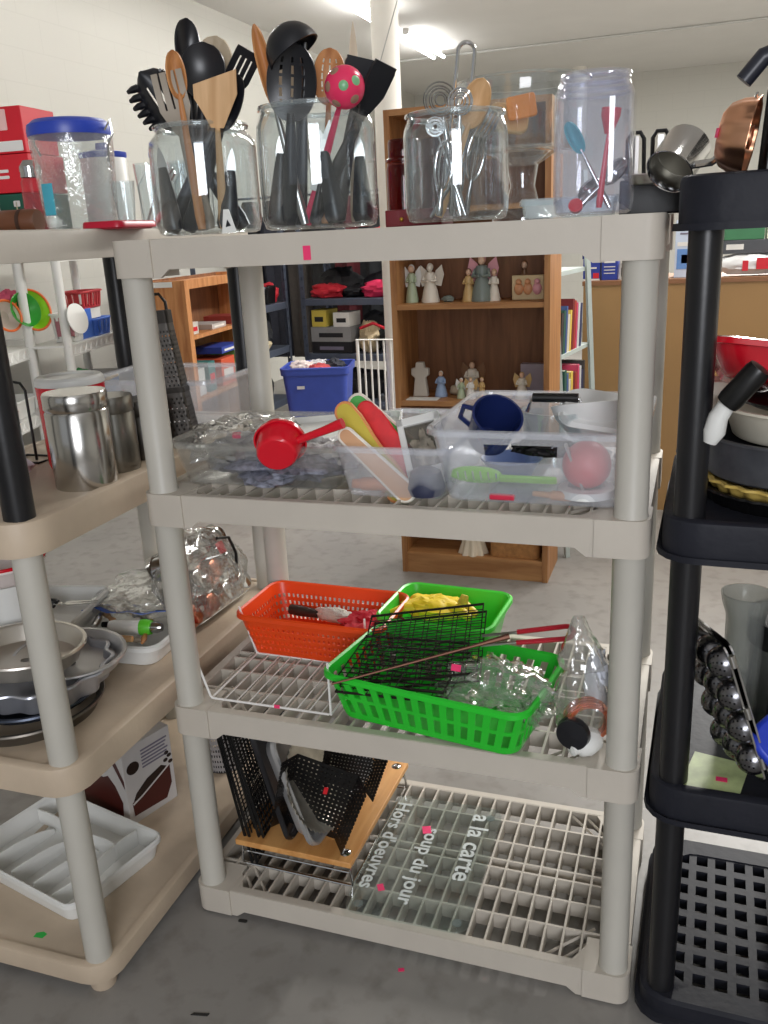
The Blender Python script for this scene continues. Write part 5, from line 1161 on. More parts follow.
def figurine(label, x, z, h, r, mats, kind='lady', y=BY + .11, cat='figurine'):
    t = thing('figurine', label, cat, (x, y, z + .0005), 0, None)
    robe, skin, hair = mats
    if kind == 'cross':
        mesh_obj('body', MB().prism([(-r, 0), (r, 0), (r * .7, h * .55), (r * 1.15, h * .62), (r * 1.15, h * .82), (r * .6, h * .84), (r * .5, h), (-r * .5, h), (-r * .6, h * .84), (-r * 1.15, h * .82), (-r * 1.15, h * .62), (-r * .7, h * .55)], -.014, .014, Matrix.Rotation(PI / 2, 4, 'X')), robe, t, bevel=.004)
        return t
    mesh_obj('robe', MB().lathe([(0, 0), (r, 0), (r * 1.02, h * .05), (r * .8, h * .3), (r * .5, h * .55), (r * .62, h * .68), (r * .5, h * .76), (r * .16, h * .79), (0, h * .79)], 18), robe, t)
    mesh_obj('head', MB().ball((0, -r * .05, h * .88), h * .085, 14, None, (1, 1, 1.2)), skin, t)
    mesh_obj('hair', MB().ball((0, r * .1, h * .90), h * .092, 14, None, (1, .9, 1.15)), hair, t)
    for s in (-1, 1):
        mesh_obj('arm', MB().tube([(s * r * .55, 0, h * .68), (s * r * .75, -r * .35, h * .55), (s * r * .12, -r * .75, h * .55)], [r * .2, r * .17, r * .12], 8), robe, t)
    if kind in ('angel', 'big'):
        for s in (-1, 1):
            mesh_obj('wing', MB().prism([(s * r * .2, h * .45), (s * r * 1.1, h * .4), (s * r * 1.45, h * .7), (s * r * 1.2, h * .95), (s * r * .5, h * .8)][::s], -r * .62, -r * .5, Matrix.Rotation(PI / 2, 4, 'X')), hair if kind == 'angel' else robe, t)
    return t
IV = pm('ivory_porcelain', (228, 220, 206), .3); SK = pm('porcelain_skin', (224, 186, 158), .4); HB = pm('brown_glaze', (130, 92, 62), .4); GRN2 = pm('sage_glaze', (176, 190, 160), .35)
BLG = pm('pale_blue_glaze', (150, 172, 206), .35); GOLD = pm('gold_glaze', (206, 172, 116), .35); GRG = pm('grey_green_glaze', (120, 130, 124), .35); WHG = pm('white_glaze', (236, 234, 230), .3); PKG = pm('pink_glaze', (224, 160, 170), .35)
z1_, z2_ = BS[3], BS[2]
figurine('slim angel figurine in pale green on a pedestal, far left of the upper shelf', -.122, z1_, .148, .026, (GRN2, SK, WHG), 'angel')
figurine('white porcelain lady with a flowing skirt, second from left on the upper shelf', -.045, z1_, .150, .036, (IV, IV, IV), 'angel')
solo('small_ornament', MB().shell(crumple(.024, .018, .012, 31, .3, 14), .001, None, True), GRG, 'small dark green shell ornament on the upper bookcase shelf', 'ornament', (.03, BY + .1, z1_ + .012))
figurine('golden kneeling child figurine left of the tall grey angel', .112, z1_, .125, .026, (GOLD, SK, HB))
figurine('tall grey-green angel in the centre of the upper shelf group', .165, z1_, .175, .043, (GRG, SK, PKG), 'angel')
figurine('cream child figurine right of the tall grey angel', .213, z1_, .120, .024, (IV, SK, GOLD))
t = thing('picture_block', 'cream plaque with painted cherubs on the upper shelf', 'plaque', (.345, BY + .12, z1_ + .001))
mesh_obj('plaque', MB().box(-.062, .062, -.012, .012, 0, .092), pm('cream_plaque', (214, 192, 150), .5), t, bevel=.003)
for k, x in enumerate((-.035, 0, .036)):
    mesh_obj('cherub_relief', MB().ball((x, -.014, .042), .018, 14, None, (1, .6, 1.3)).ball((x, -.017, .068), .012, 12), PKG if k == 2 else pm('peach_glaze', (222, 160, 116), .4), t)
figurine('small brown figurine standing on the back of the upper shelf near the plaque', .315, z1_, .145, .018, (HB, SK, HB), y=BY + .2)
figurine('amber glass figurine at the right end of the upper shelf', .405, z1_, .170, .018, (pm('clear_amber_glaze', (170, 110, 80), .2), SK, HB), y=BY + .2)
figurine('pale cross-shaped stone ornament at the left of the lower shelf', -.098, z2_, .142, .032, (pm('grey_stone_glaze', (196, 190, 180), .6), SK, HB), 'cross', cat='ornament')
figurine('white lady in a blue apron on a music-box base, lower shelf', -.012, z2_, .105, .026, (BLG, SK, WHG))
solo('sheep_ornament', MB().shell(crumple(.032, .02, .022, 41, .25, 14), .001, None, True), pm('beige_glaze', (200, 184, 160), .5), 'beige lying lamb ornament behind the blue-aproned lady', 'ornament', (.048, BY + .15, z2_ + .021))
figurine('large cream angel behind three small ones on the lower shelf', .105, z2_, .135, .036, (IV, SK, HB), 'angel', y=BY + .17)
figurine('small green-winged angel, left of three on the lower shelf', .082, z2_, .082, .018, (GRN2, SK, WHG), 'angel', y=BY + .075)
figurine('small white praying angel, middle of three on the lower shelf', .122, z2_, .085, .020, (WHG, SK, GOLD), 'angel', y=BY + .07)
figurine('small yellow-robed angel, right of three on the lower shelf', .166, z2_, .085, .017, (GOLD, SK, GOLD), y=BY + .08)
solo('shelf_card', MB().box(-.075, .055, -.03, .03, 0, .003), WHITEP, 'white card lying at the left front of the lower bookcase shelf', 'card', (-.06, BY + .045, z2_ + .0005))
t = thing('gift_box', 'lavender open box behind the gold angel on the lower shelf', 'box', (.355, BY + .19, z2_))
mesh_obj('box', MB().box(-.05, .05, -.02, .02, 0, .125), pm('lavender_card', (164, 152, 164), .6), t, bevel=.002)
figurine('gold and cream angel with spread wings at the right of the lower shelf', .325, z2_, .105, .026, (IV, SK, GOLD), 'angel', y=BY + .09)
solo('gold_dish', MB().shell([[(r * math.cos(2 * PI * j / 30) * 1.3, r * math.sin(2 * PI * j / 30), z) for j in range(30)] for r, z in ((.002, 0), (.022, .002), (.034, .02))], .002, None, True), GOLD, 'gold wing-shaped dish beside the gold and cream angel', 'dish', (.255, BY + .08, z2_ + .002))
# bottom shelf
t = thing('doll', 'doll in a cream skirt on the bottom shelf of the oak bookcase', 'doll', (.125, BY + .06, BS[0] + .0005))
P = [[((.03 + .028 * (1 - i / 10)) * (1 + .12 * math.cos(9 * 2 * PI * j / 72) * (1 - i / 10)) * math.cos(2 * PI * j / 72), (.03 + .028 * (1 - i / 10)) * (1 + .12 * math.cos(9 * 2 * PI * j / 72) * (1 - i / 10)) * math.sin(2 * PI * j / 72), .11 * i / 10) for j in range(72)] for i in range(11)]
mesh_obj('skirt', MB().shell(P, .002, None, True), pm('cream_cloth', (222, 208, 186), .8), t)
mesh_obj('body', MB().lathe([(0, .10), (.03, .105), (.022, .14), (.024, .165), (.008, .175), (0, .176)], 18), PKG, t); mesh_obj('head', MB().ball((0, 0, .195), .02, 14), SK, t)
def wicker(name, label, w_, d_, h_, loc, rz=0):
    P = []
    for i in range(25):
        P.append([(p[0] * (1 + .012 * math.sin(i * PI) + .015 * ((j // 2 + i) % 2)), p[1] * (1 + .02 * ((j // 2 + i) % 2)), h_ * i / 24) for j, p in enumerate(rring(w_, d_, .02, 96))])
    return solo(name, MB().shell(P, .003, None, True), pm('wicker_cane', (176, 124, 72), .7, 0, .2, 60), label, 'basket', loc, rz)
wicker('wicker_basket', 'brown wicker basket on the bottom shelf of the oak bookcase', .20, .17, .115, (.305, BY + .11, BS[0] + .001))
# ============================================================ LADDER SHELF AND BOOKS
LG = pm('pale_grey_green_paint', (186, 196, 192), .5)
ls = thing('ladder_shelf', 'pale grey painted ladder shelf of books right of the oak bookcase', 'ladder shelf', (.315, 2.36, 0), R(-8))
for y in (0, .52):
    mesh_obj('rail', MB().tube([(.17, y, 0), (.075, y, 1.62)], .014, 4), LG, ls); mesh_obj('rail', MB().box(-.20, -.17, y - .014, y + .014, 0, 1.45), LG, ls)
for z in (.25, .60, .87, 1.21):
    mesh_obj('tread', MB().box(-.20, .165 - .095 * z / 1.62 - .005, -.01, .53, z - .018, z), LG, ls)
bcol = [(40, 52, 92), (170, 60, 50), (216, 208, 190), (60, 58, 60), (206, 70, 110), (226, 196, 90), (46, 92, 80), (200, 200, 204), (120, 40, 44), (70, 96, 150)]
def book(label, h, d, w_, c, m, group):
    t = thing('book', label, 'book', m=m, group=group)
    mesh_obj('cover', MB().box(0, d, 0, .0015, 0, h).box(0, d, w_ - .0015, w_, 0, h).box(d - .0015, d, 0, w_, 0, h), pm('book_%d' % bcol.index(c), c, .5), t)
    mesh_obj('pages', MB().box(.003, d - .002, .0015, w_ - .0015, .003, h - .003), pm('paper_pages', (222, 214, 196), .8), t)
for zi, z in enumerate((.80, 1.17 - .37 + .0)):
    pass
def book_row(z, y0, n, lean, seed, where, grp):
    r_ = random.Random(seed); y = y0
    nm = {(40, 52, 92): 'navy', (170, 60, 50): 'brick red', (216, 208, 190): 'cream', (60, 58, 60): 'charcoal', (206, 70, 110): 'pink', (226, 196, 90): 'yellow', (46, 92, 80): 'dark green', (200, 200, 204): 'pale grey', (120, 40, 44): 'maroon', (70, 96, 150): 'mid blue'}
    ords = ['nearest', 'second', 'third', 'fourth', 'fifth', 'sixth', 'seventh', 'eighth', 'ninth', 'tenth']
    for k in range(n):
        c = bcol[(k * 3 + seed) % 10]; h = .16 + .06 * r_.random(); w_ = .022 + .014 * r_.random()
        book('%s book, %s in the row on the %s' % (nm[c], ords[k], where), h, .12, w_, c, Matrix.Translation((.315, 2.36, 0)) @ Matrix.Rotation(R(-8), 4, 'Z') @ Matrix.Translation((-.015 if z > .6 else .01, y - 2.36, z + .0008)) @ Matrix.Rotation(R(-lean), 4, 'X'), grp)
        y += w_ + .002 + (.001 if not lean else .002)
book_row(.87, 2.44, 10, 6, 3, 'upper ladder tread', 'books on the upper ladder tread')
book_row(.60, 2.42, 10, 0, 6, 'lower ladder tread', 'books on the lower ladder tread')
# ============================================================ TAN COUNTER AND ITS BOXES
t = thing('counter', 'tall tan panelled counter right of the ladder shelf', 'counter', (.44, 3.1, 0))
mesh_obj('front_panel', MB().box(0, 2.3, 0, .02, 0, 1.11), pm('tan_board', (160, 124, 78), .6, 0, .05, 3), t)
mesh_obj('end_panel', MB().box(0, .02, .02, .5, 0, 1.11), pm('tan_board', (160, 124, 78), .6, 0, .05, 3), t)
mesh_obj('top', MB().box(-.005, 2.31, -.006, .52, 1.11, 1.13), pm('brown_edge', (136, 92, 58), .5), t)
t = thing('upright_panel', 'brown wooden board leaning on the tan counter at the right edge', 'board', m=TR(1.60, 3.02, 0, 0, 0, 0)); mesh_obj('board', MB().sheet((-.22, 0, .0), (.5, 0, .0), (.5, .05, 1.05), (.0, .05, 1.05), 2, 2, .02), pm('reddish_brown_board', (134, 84, 56), .5), t)
CT = 1.1305
BLC = pm('blue_carton', (34, 56, 150), .4)
def print_box(label, w_, d_, h_, x, y, z, c, patches, rz=0.0, name='carton'):
    t = cbox(name, label, 'box', w_, d_, h_, (x, y, z), rz, c)
    for k, (mt, a, b_, c_, d2) in enumerate(patches): plate(t, 'printed_patch', mt, rp(a * w_, b_ * w_, c_ * h_, d2 * h_, .001), -d_ / 2 - .0009)
    return t
print_box('blue carton with a red corner and white print, left end of the counter', .08, .12, .10, .47, 3.22, CT, BLC, ((WCARD, -.4, .3, .55, .62), (REDP, .1, .45, .1, .35), (WCARD, -.5, .5, .0, .08)))
print_box('dark blue carton lying on top of the blue carton with a red corner', .15, .12, .05, .50, 3.22, CT + .101, pm('dark_blue_carton', (24, 34, 110), .4), ())
print_box('blue carton with white stripes next to the one with a red corner', .075, .12, .10, .555, 3.22, CT, BLC, ((WCARD, -.35, .35, .3, .34), (WCARD, -.35, .35, .45, .49), (WCARD, -.35, .35, .6, .64), (WCARD, -.35, .35, .8, .9)))
for k, lb in enumerate(('silver boxed lamp nearest the blue cartons on the counter', 'middle of three silver boxed lamps on the counter', 'right one of three silver boxed lamps on the counter')):
    print_box(lb, .05, .07, .075, .625 + k * .055, 3.2, CT, pm('silver_card', (186, 186, 182), .35), ((BLKM, -.3, .3, .2, .75),))
print_box('flat white and red box on the three silver lamps', .15, .08, .02, .68, 3.2, CT + .0755, WCARD, ((REDP, .1, .3, .2, .8),))
print_box('tall white carton with blue print between the middle and black units', .10, .12, .26, .90, 3.25, CT, pm('pale_blue_carton', (196, 208, 226), .4), ((pm('sky_print', (96, 140, 200), .4), -.4, .4, .15, .5), (BLC, -.2, .25, .25, .4), (WCARD, -.4, .4, .55, .62), (GRT, -.3, .3, .75, .78)))
print_box('dark grey printed box stacked on the counter at the right', .30, .14, .06, 1.21, 3.25, CT + .10, pm('charcoal_card', (74, 76, 80), .5), ((WCARD, -.45, -.2, .3, .7),))
print_box('green carton stacked on the dark grey box at the right', .17, .14, .06, 1.15, 3.25, CT + .161, pm('leaf_green_card', (58, 120, 78), .5), ())
print_box('cream carton beside the green one at the right edge', .14, .14, .06, 1.315, 3.25, CT + .161, pm('cream_card', (222, 216, 200), .5), ((BLKM, .1, .3, .5, .6),))
t = thing('packed_bag', 'white plastic parcel with red labels on the counter at the right', 'parcel', (1.22, 3.22, CT + .05), .1)
mesh_obj('wrap', MB().shell(crumple(.19, .07, .052, 51, .2, 20), .001, None, True), pm('white_wrap', (214, 214, 212), .35), t)
plate(t, 'red_label', REDP, rp(-.02, .05, -.02, .03), -.078); plate(t, 'red_label', REDP, rp(-.08, -.055, -.025, .02), -.078)
# ============================================================ WHITE GATE, BLUE TOTE
t = thing('baby_gate', 'white metal safety gate left of the oak bookcase', 'gate', (-1.09, 4.0, .0))
mesh_obj('frame', MB().tube([(0, 0, .02), (0, 0, .755), (.27, 0, .755), (.27, 0, .02)], .012, 8, None, True), WW, t)
for k in range(5): mesh_obj('bar', MB().tube([(.045 + k * .045, 0, .03), (.045 + k * .045, 0, .75)], .0065, 8), WW, t)
t = thing('storage_tote', 'blue plastic tote full of crumpled cloths on a low crate', 'tote', (-1.44, 4.15, .20), R(14))
b = MB(); tub(b, .44, .36, .375, .03, .03, .004, .012, 90, 6); mesh_obj('bin', b, pm('tote_blue', (62, 84, 178), .4), t)
mesh_obj('rim_band', MB().shell([rring(.452, .372, .035, 80, .33), rring(.458, .378, .035, 80, .372)], .006, None, True), pm('tote_blue', (62, 84, 178), .4), t)
mesh_obj('label', MB().box(-.12, -.07, -.188, -.183, .24, .26), WHITEP, t)
solo('wooden_crate', MB().box(-.2, .2, -.17, .17, 0, .195), OAKD, 'low wooden crate under the blue tote', 'crate', (-1.44, 4.15, 0), R(14), bevel=.004)
for k, (x, y, c, lb) in enumerate(((-1.54, 4.10, (224, 210, 206), 'pale pink crumpled cloth in the blue tote'), (-1.44, 4.18, (206, 204, 208), 'white crumpled cloth in the middle of the blue tote'), (-1.34, 4.2, (44, 46, 56), 'black crumpled cloth at the right of the blue tote'), (-1.40, 4.08, (190, 70, 74), 'red-striped cloth at the front of the blue tote'))):
    solo('crumpled_cloth', MB().shell(crumple(.075, .07, .045, 120 + k, .35, 16), .001, None, True), pm('cloth_%d' % k, c, .8, 0, .2, 20), lb, 'cloth', (x, y, .56 if k != 3 else .545))
# ============================================================ LEFT OAK BOOKCASE
ORO = wood('orange_oak', (176, 112, 62), (206, 146, 92), 4, 2, .5, 8)
BM = Matrix.Translation((-1.765, 3.08, 0)) @ Matrix.Rotation(R(6.5), 4, 'Z')
t = thing('bookcase', 'orange oak bookcase of books and games by the left wall', 'bookcase', m=BM)
mesh_obj('side_panel', MB().box(-.30, 0, 0, .025, 0, 1.2), ORO, t); mesh_obj('side_panel', MB().box(-.30, 0, 1.17, 1.195, 0, 1.2), ORO, t)
mesh_obj('back_panel', MB().box(-.30, -.29, .025, 1.17, 0, 1.2), OAKD, t)
mesh_obj('face_frame', MB().box(.0005, .018, -.01, .045, 0, 1.2), ORO, t); mesh_obj('face_frame', MB().box(.0005, .018, 1.13, 1.2, 0, 1.2), ORO, t); mesh_obj('face_frame', MB().box(.0005, .018, .0455, 1.1295, 1.15, 1.2), ORO, t)
for z in (.10, .52, .885, 1.18): mesh_obj('shelf', MB().box(-.29, -.001, .025, 1.17, z - .022, z), ORO, t)
def on(M, x, y, z): return tuple(M @ Vector((x, y, z)))
for k, (z, y, w_, h_, c, lb) in enumerate(((.885, .12, .10, .07, (200, 196, 188), 'stack of pale magazines on the middle shelf of the orange oak bookcase'), (.885, .42, .22, .03, (186, 180, 176), 'flat pale game box on the middle shelf of the orange oak bookcase'), (.885, .75, .2, .05, (150, 60, 54), 'red-brown game box on the middle shelf of the orange oak bookcase'),
        (.52, .10, .14, .16, (206, 208, 204), 'white puzzle box, nearest on the lower shelf of the orange oak bookcase'), (.52, .30, .10, .18, (60, 120, 116), 'teal puzzle box on the lower shelf of the orange oak bookcase'), (.52, .50, .22, .17, (214, 92, 60), 'orange-red game box on the lower shelf of the orange oak bookcase'), (.52, .80, .18, .2, (110, 176, 96), 'green game box on the lower shelf of the orange oak bookcase'), (.70, .62, .3, .04, (50, 70, 160), 'long blue game box lying on top of the others, orange oak bookcase'))):
    p = on(BM, -.13, y + w_ / 2, z + .001)
    if z == .70: p = on(BM, -.13, .68, .722)
    c_ = thing('game_box', lb, 'box', p, R(6.5)); mesh_obj('carton', MB().box(-.10, .10, -w_ / 2, w_ / 2, 0, h_), pm('game_%d' % k, c, .5), c_)
    mesh_obj('print', MB().box(.1, .1008, -w_ * .35, w_ * .35, h_ * .25, h_ * .6), WCARD if k % 2 else REDP, c_)
# ============================================================ DARK STEEL SHELVING
DKS = pm('slate_grey_steel', (84, 92, 108), .45, .3)
def steel_unit(label, M, wx, wy, hgt, zs):
    t = thing('steel_shelving', label, 'shelving', m=M)
    for x in (0, wx):
        for y in (0, wy):
            sx = 1 if x == 0 else -1; sy = 1 if y == 0 else -1
            b = MB(); b.sheet((x, y, 0), (x + sx * .04, y, 0), (x + sx * .04, y, hgt), (x, y, hgt), 60, 3, .003, lambda i, j: j == 1 and i % 3 == 1); b.sheet((x, y, 0), (x, y + sy * .04, 0), (x, y + sy * .04, hgt), (x, y, hgt), 60, 3, .003, lambda i, j: j == 1 and i % 3 == 1)
            mesh_obj('upright', b, DKS, t)
    for z in zs: mesh_obj('shelf', MB().box(.004, wx - .004, .004, wy - .004, z - .05, z), DKS, t, bevel=.003)
    return t
D1 = Matrix.Translation((-1.70, 5.2, 0)) @ Matrix.Rotation(R(-15), 4, 'Z')
DA = Matrix.Translation((-2.02, 5.22, 0)) @ Matrix.Rotation(R(-6), 4, 'Z')
steel_unit('slate steel shelving in the middle background, loaded with red and black bags', DA, .85, .45, 1.5, (.12, .5, .93, 1.3))
D2 = Matrix.Translation((-2.50, 4.40, 0)) @ Matrix.Rotation(R(2), 4, 'Z')
steel_unit('slate steel shelving beside the orange oak bookcase, holding clear bins', D2, .42, .75, 1.5, (.18, .58, .92, 1.3))
RB = pm('red_fabric', (190, 26, 44), .7); PB = pm('magenta_fabric', (206, 40, 84), .7); KB = pm('black_fabric', (26, 26, 30), .7); YB = pm('yellow_print', (206, 186, 80), .5); TB = pm('tan_canvas', (196, 176, 140), .7)
def lump(name, label, cat, p, sx, sy, sz, seed, mat):
    return solo(name, MB().shell(crumple(sx, sy, sz, seed, .3, 14), .001, None, True), mat, label, cat, (p[0], p[1], p[2] + sz * .84))
lump('bag', 'red fabric bag on the left of the upper steel shelf', 'bag', on(DA, .18, .15, .93), .15, .10, .06, 201, RB)
lump('bag', 'black bag lying under the red ones on the upper steel shelf', 'bag', on(DA, .40, .22, .93), .12, .12, .05, 202, KB)
lump('bag', 'magenta fabric bag on the right of the upper steel shelf', 'bag', on(DA, .64, .15, .93), .15, .10, .07, 203, PB)
for k, (x, wd, h_, mt, lb, z) in enumerate(((.10, .13, .13, YB, 'yellow printed box on the middle steel shelf', .71), (.30, .14, .11, WCARD, 'white printed box on the middle steel shelf', .71), (.20, .36, .09, KB, 'long black case under the printed boxes on the steel shelf', .5), (.20, .36, .115, pm('grey_scribbled_card', (140, 140, 140), .5), 'grey patterned box on the black case, steel shelf', .592))):
    p = on(DA, x + .03, .14, z + .001); t = thing('shop_box', lb, 'box', p, R(-6)); mesh_obj('carton', MB().box(-wd / 2, wd / 2, -.1, .1, 0, h_), mt, t)
    mesh_obj('print', MB().box(-wd * .3, wd * .3, -.1008, -.1, h_ * .3, h_ * .6), KB if mt is not KB else GRT, t)
lump('backpack', 'tan and black backpack on the right of the middle steel shelf', 'backpack', on(DA, .52, .15, .5), .08, .09, .13, 204, TB)
lump('backpack', 'black backpack with red straps at the right end of the middle steel shelf', 'backpack', on(DA, .70, .15, .5), .09, .09, .11, 205, KB)
solo('red_strap', MB().tube([on(DA, .50, .03, .70), on(DA, .62, .02, .74), on(DA, .74, .03, .69), on(DA, .84, .03, .73)], .012, 8), RB, 'red strap draped over the backpacks on the steel shelf', 'strap')
lump('bag', 'black bag on the lowest visible steel shelf', 'bag', on(DA, .4, .2, .12), .25, .12, .13, 206, KB)
for k, (y, c, lb) in enumerate(((.10, (150, 190, 206), 'clear bin with blue contents on the nearer steel shelving'), (.28, (206, 190, 196), 'clear bin with pink contents on the nearer steel shelving'), (.48, (60, 60, 66), 'dark bin on the nearer steel shelving'))):
    p = on(D2, .30, y + .05, .921); t = thing('small_bin', lb, 'bin', p, R(2)); b = MB(); tub(b, .18, .16, .13, .01, .015, .003, .004, 50, 3, None, .002)
    mesh_obj('bin', b, TUBM if k < 2 else BLKM, t); mesh_obj('contents', MB().box(-.07, .07, -.06, .06, .008, .10), pm('bin_%d' % k, c, .6), t)
lump('bag', 'cream shoulder bag with a dark strap on the nearer steel shelving', 'bag', on(D2, .30, .35, .58), .10, .14, .06, 207, pm('cream_leather', (206, 192, 158), .5))
lump('bag', 'black bag on top of the nearer steel shelving', 'bag', on(D2, .25, .40, 1.3), .12, .2, .07, 208, KB)
lump('bag', 'dark red bag on the nearer steel shelving behind the bins', 'bag', on(D2, .30, .65, .92), .08, .08, .08, 209, RB)
# ============================================================ WHITE SHELVES AT THE LEFT WALL
def white_unit(label, M, wx, wy, hgt, zs):
    t = thing('white_shelving', label, 'shelving', m=M)
    for x in (-.02, -wx + .02):
        for y in (.02, wy - .02): mesh_obj('post', MB().tube([(x, y, 0), (x, y, hgt)], .026, 14), WHITEP, t)
    for z in zs:
        b = MB(); b.box(-wx, 0, 0, wy, z - .012, z)
        for k in range(int(wy / .08)):
            y = .01 + k * .08
            b.tube([(-.004, y, z - .012), (-.004, y + .04, z - .058), (-.004, y + .08, z - .012)], .004, 4)
        b.box(-.012, 0, 0, wy, z - .066, z - .056)
        b.box(-.012, -.004, 0, wy, z - .06, z - .01)
        mesh_obj('shelf', b, WHITEP, t)
    return t
WA = Matrix.Translation((-2.25, 1.69, 0)) @ Matrix.Rotation(R(18), 4, 'Z')
WB = Matrix.Translation((-2.36, 2.80, 0)) @ Matrix.Rotation(R(15), 4, 'Z')
white_unit('white plastic shelving of bowls at the far left by the wall', WA, .30, 1.21, 1.55, (.2, .5, .88, 1.4))
white_unit('white plastic shelving of crates, right of the other white shelving', WB, .26, .80, 1.55, (.2, .5, .88, 1.4))
def bowl(label, p, r, mat, m, rim=None, name='mixing_bowl'):
    t = thing(name, label, 'bowl', m=Matrix.Translation(p) @ m)
    mesh_obj('bowl', cyl_shell([(.002, 0), (r * .5, .002), (r * .85, r * .35), (r, r * .6)], .004), mat, t)
    if rim: mesh_obj('rim', MB().tube([(r * math.cos(2 * PI * q / 36), r * math.sin(2 * PI * q / 36), r * .6) for q in range(36)], .007, 8, None, True), rim, t)
    return t
ML = Matrix.Rotation(R(75), 4, 'Y') @ Matrix.Rotation(R(10), 4, 'X')
bowl('lime green bowl standing on edge on the white shelving', (-2.668, 2.850, 1.060), .115, pm('lime_bowl', (150, 214, 40), .35), ML, pm('orange_rim', (230, 110, 50), .4))
bowl('dark green bowl nested behind the lime green bowl', (-2.622, 2.750, 1.075), .095, pm('green_bowl', (50, 160, 50), .35), ML)
bowl('cream plate with an orange rim at the far left edge', (-2.663, 2.650, 1.052), .085, pm('cream_plate', (222, 206, 196), .4), ML, pm('orange_rim', (230, 110, 50), .4), 'plate')
t = thing('wire_stand', 'white wire frame standing behind the green bowls', 'wire frame', (-2.846, 2.900, 0.903))
mesh_obj('frame', MB().tube([(-.1, 0, 0), (-.1, 0, .26), (.1, 0, .28), (.14, 0, 0)], .007, 8, None, True).tube([(-.02, 0, .1), (-.02, 0, .2), (.07, 0, .2), (.07, 0, .1)], .005, 8, None, True), WW, t)
solo('pink_cloth', MB().shell(crumple(.07, .05, .045, 301, .3, 14), .001, None, True), pm('pink_towel', (214, 90, 120), .8), 'pink cloth on the white shelving beside the green bowls', 'cloth', (-2.726, 2.800, 1.150))
def crate(name, label, p, w_, d_, h_, mat, rz, vs=True):
    b = MB(); tub(b, w_, d_, h_, .01, .015, .005, .008, 100, 8, lambda i, j, n: 1 <= i <= 6 and j % 5 in (1, 2))
    return solo(name, b, mat, label, 'crate', p, rz)
t = crate('plastic_crate', 'blue slotted plastic crate on the white shelving', on(WB, -.10, .58, .883), .17, .24, .10, pm('mid_blue_plastic', (66, 110, 200), .4), R(15))
slabb = solo('crate_end', MB().box(-.012, .012, -.09, .09, 0, .17), pm('mid_blue_plastic', (66, 110, 200), .4), 'upright blue plastic panel leaning beside the blue crate', 'panel', on(WB, -.05, .37, .882), R(15), bevel=.003)
t = crate('plastic_crate', 'white perforated plastic crate on the white shelving', on(WB, -.10, .24, .883), .14, .14, .16, WHITEP, R(15))
solo('pink_box', MB().box(-.05, .05, -.07, .07, 0, .13), pm('dusty_rose', (176, 112, 122), .5), 'dusty rose box inside the white perforated crate', 'box', on(WB, -.09, .24, .915), R(15))
cr = crate('wire_basket', 'red open basket high on the right of the white shelving', on(WB, -.12, .52, 1.05), .16, .3, .10, pm('dark_red_plastic', (176, 50, 56), .4), R(15))
solo('carton_stack', MB().box(-.07, .06, -.16, .14, 0, .06), WCARD, 'white carton under the red open basket', 'box', on(WB, -.12, .52, .985), R(15))
solo('white_plate_stack', MB().lathe([(0, 0), (.07, 0), (.085, .012), (.085, .018), (0, .02)], 36), WHITEP, 'white round tray standing against the white shelving post', 'tray', m=Matrix.Translation(on(WB, .03, .06, 1.02)) @ Matrix.Rotation(R(80), 4, 'Y'))
lump('green_toy', 'green plastic plant bundle on the lower white shelf', 'bundle', on(WB, -.10, .30, .5), .09, .15, .11, 302, pm('leaf_green', (50, 140, 70), .6, 0, .3, 20))
for k, (y, c, lb) in enumerate(((.62, (70, 130, 200), 'blue flat box on the lower white shelf'),)):
    cbx = cbox('flat_box', lb, 'box', .2, .3, .10, on(WB, -.11, y, .501), R(15), pm('blue_flat', c, .4))
solo('yellow_board', MB().box(-.10, .10, -.17, .17, 0, .02), pm('yellow_strip', (206, 170, 70), .5), 'yellow board on top of the blue flat box, lower white shelf', 'board', on(WB, -.11, .62, .602), R(15))
solo('black_board', MB().box(-.10, .10, -.18, .18, 0, .016), BLKM, 'black board on top of the yellow one, lower white shelf', 'board', on(WB, -.11, .62, .623), R(15))
lump('red_green_bundle', 'red and green flower bundle on the far left lower shelf', 'bundle', on(WA, -.10, .75, .5), .09, .14, .08, 303, pm('mixed_flowers', (130, 70, 60), .7, 0, .6, 30))
b = MB(); tub(b, .2, .3, .1, .012, .02, .003, .006, 60, 4)
solo('plastic_tub', b, WHITEP, 'white tub on the lowest visible far left shelf', 'tub', on(WA, -.12, 1.03, .503), R(18))
solo('notice_paper', MB().box(-.08, .08, -.0008, .0008, -.015, .015), WHITEP, 'white paper strip taped to the orange oak bookcase top', 'paper', on(BM, -.14, -.002, 1.18), R(6.5))
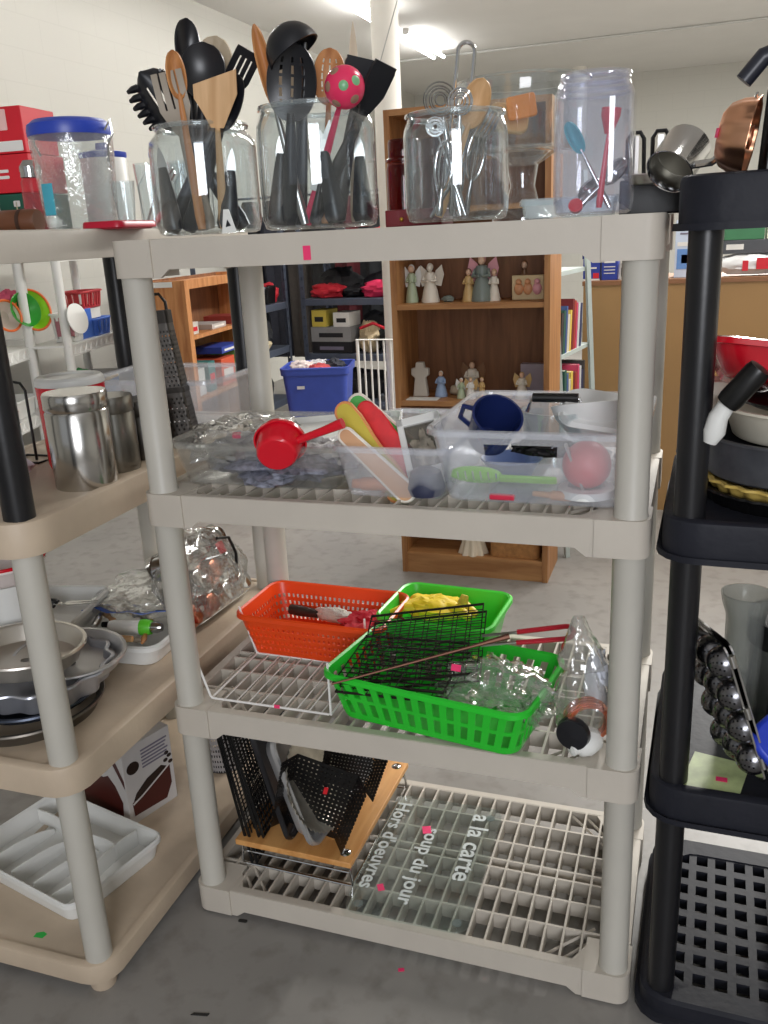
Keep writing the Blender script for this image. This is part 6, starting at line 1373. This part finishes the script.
for k, (M_, x, y, z, sx, sy, sz, mt, lb) in enumerate((
    (DA, .18, .3, 1.3, .16, .12, .09, KB, 'black bag on the left of the top steel shelf'), (DA, .60, .3, 1.3, .18, .12, .08, RB, 'red bag on the right of the top steel shelf'),
    (DA, .22, .3, .93, .18, .12, .12, KB, 'large black bag at the back left of the upper steel shelf'), (DA, .62, .33, .93, .17, .10, .11, pm('charcoal_fabric', (48, 50, 56), .7), 'charcoal bag at the back right of the upper steel shelf'),
    (DA, .55, .34, .5, .22, .10, .16, pm('charcoal_fabric', (48, 50, 56), .7), 'charcoal bag behind the backpacks on the middle steel shelf'),
    (DA, .15, .25, .12, .14, .14, .15, pm('charcoal_fabric', (48, 50, 56), .7), 'charcoal bag at the left of the lowest steel shelf'), (DA, .72, .22, .12, .12, .14, .13, pm('navy_fabric', (36, 42, 60), .7), 'navy bag at the right of the lowest steel shelf'),
    (D2, .20, .20, .58, .14, .13, .12, KB, 'black bag behind the cream shoulder bag'), (D2, .18, .58, .58, .14, .14, .13, pm('charcoal_fabric', (48, 50, 56), .7), 'charcoal bag at the far end of the nearer steel shelving'),
    (D2, .2, .35, .18, .16, .28, .14, KB, 'long black bag on the lowest shelf of the nearer steel shelving'), (D2, .14, .25, .92, .10, .2, .12, KB, 'black bag behind the clear bins on the nearer steel shelving'))):
    lump('bag', lb, 'bag', on(M_, x, y, z), sx, sy, sz, 400 + k, mt)
t = thing('coat_rail', 'dark metal rail of coats behind the steel shelving', 'coat rail', (-3.0, 6.1, 0))
mesh_obj('rail', MB().tube([(0, 0, 0), (0, 0, 1.75), (1.75, 0, 1.75), (1.75, 0, 0)], .014, 8), DKS, t)
for k, (c, nm) in enumerate((((22, 22, 26), 'black'), ((40, 42, 54), 'dark navy'), ((60, 54, 50), 'dark brown'), ((28, 28, 30), 'jet black'), ((90, 26, 34), 'maroon'), ((34, 36, 40), 'charcoal'), ((50, 56, 60), 'slate grey'))):
    P = []
    for i in range(15):
        v = i / 14; row = []
        for j in range(30):
            a = 2 * PI * j / 30; q = (.06 + .09 * min(1, v * 5)) * (1 + .12 * math.cos(a * 7 + k))
            row.append((q * .95 * math.cos(a), q * .9 * math.sin(a), 1.72 - 1.35 * v))
        P.append(row)
    solo('coat', MB().shell(P, .004, None, True), pm('coat_%d' % k, c, .8, 0, .2, 10), nm + ' coat hanging on the rail behind the steel shelving', 'coat', (-2.85 + k * .235, 6.1, 0))
for k, (x0_, y0_, x1_, y1_, mt, nm, lb) in enumerate((
    (-.28, .20, -.17, .20, BLACKP, 'spatula', 'black spatula lying beside the white and green gadget'),
    (-.35, .27, -.25, .19, WOODL, 'spoon', 'pale wooden spoon at the left of the white utensil tray'),
    (-.18, .30, -.26, .40, BLACKP, 'stirring_rod', 'black rod half under the zip bag in the white utensil tray'),
    (-.29, .16, -.34, .28, STEEL, 'knife', 'all-steel knife lying along the left of the white utensil tray'))):
    a, c = Vector((x0_, y0_, ZN + .058 + .004 * k)), Vector((x1_, y1_, ZN + .062 + .003 * k))
    m_, L_ = frame(a, c)
    t = thing(nm, lb, nm.replace('_', ' '), m=m_)
    mesh_obj('handle', MB().tube([(0, 0, 0), (0, 0, L_ * .3), (0, 0, L_ * .55)], [.007, .009, .005], 8), mt, t)
    mesh_obj('blade', MB().tube([(0, 0, L_ * .5), (0, 0, L_ * .8), (0, 0, L_)], [.003, .009, .003], 8), mt, t)
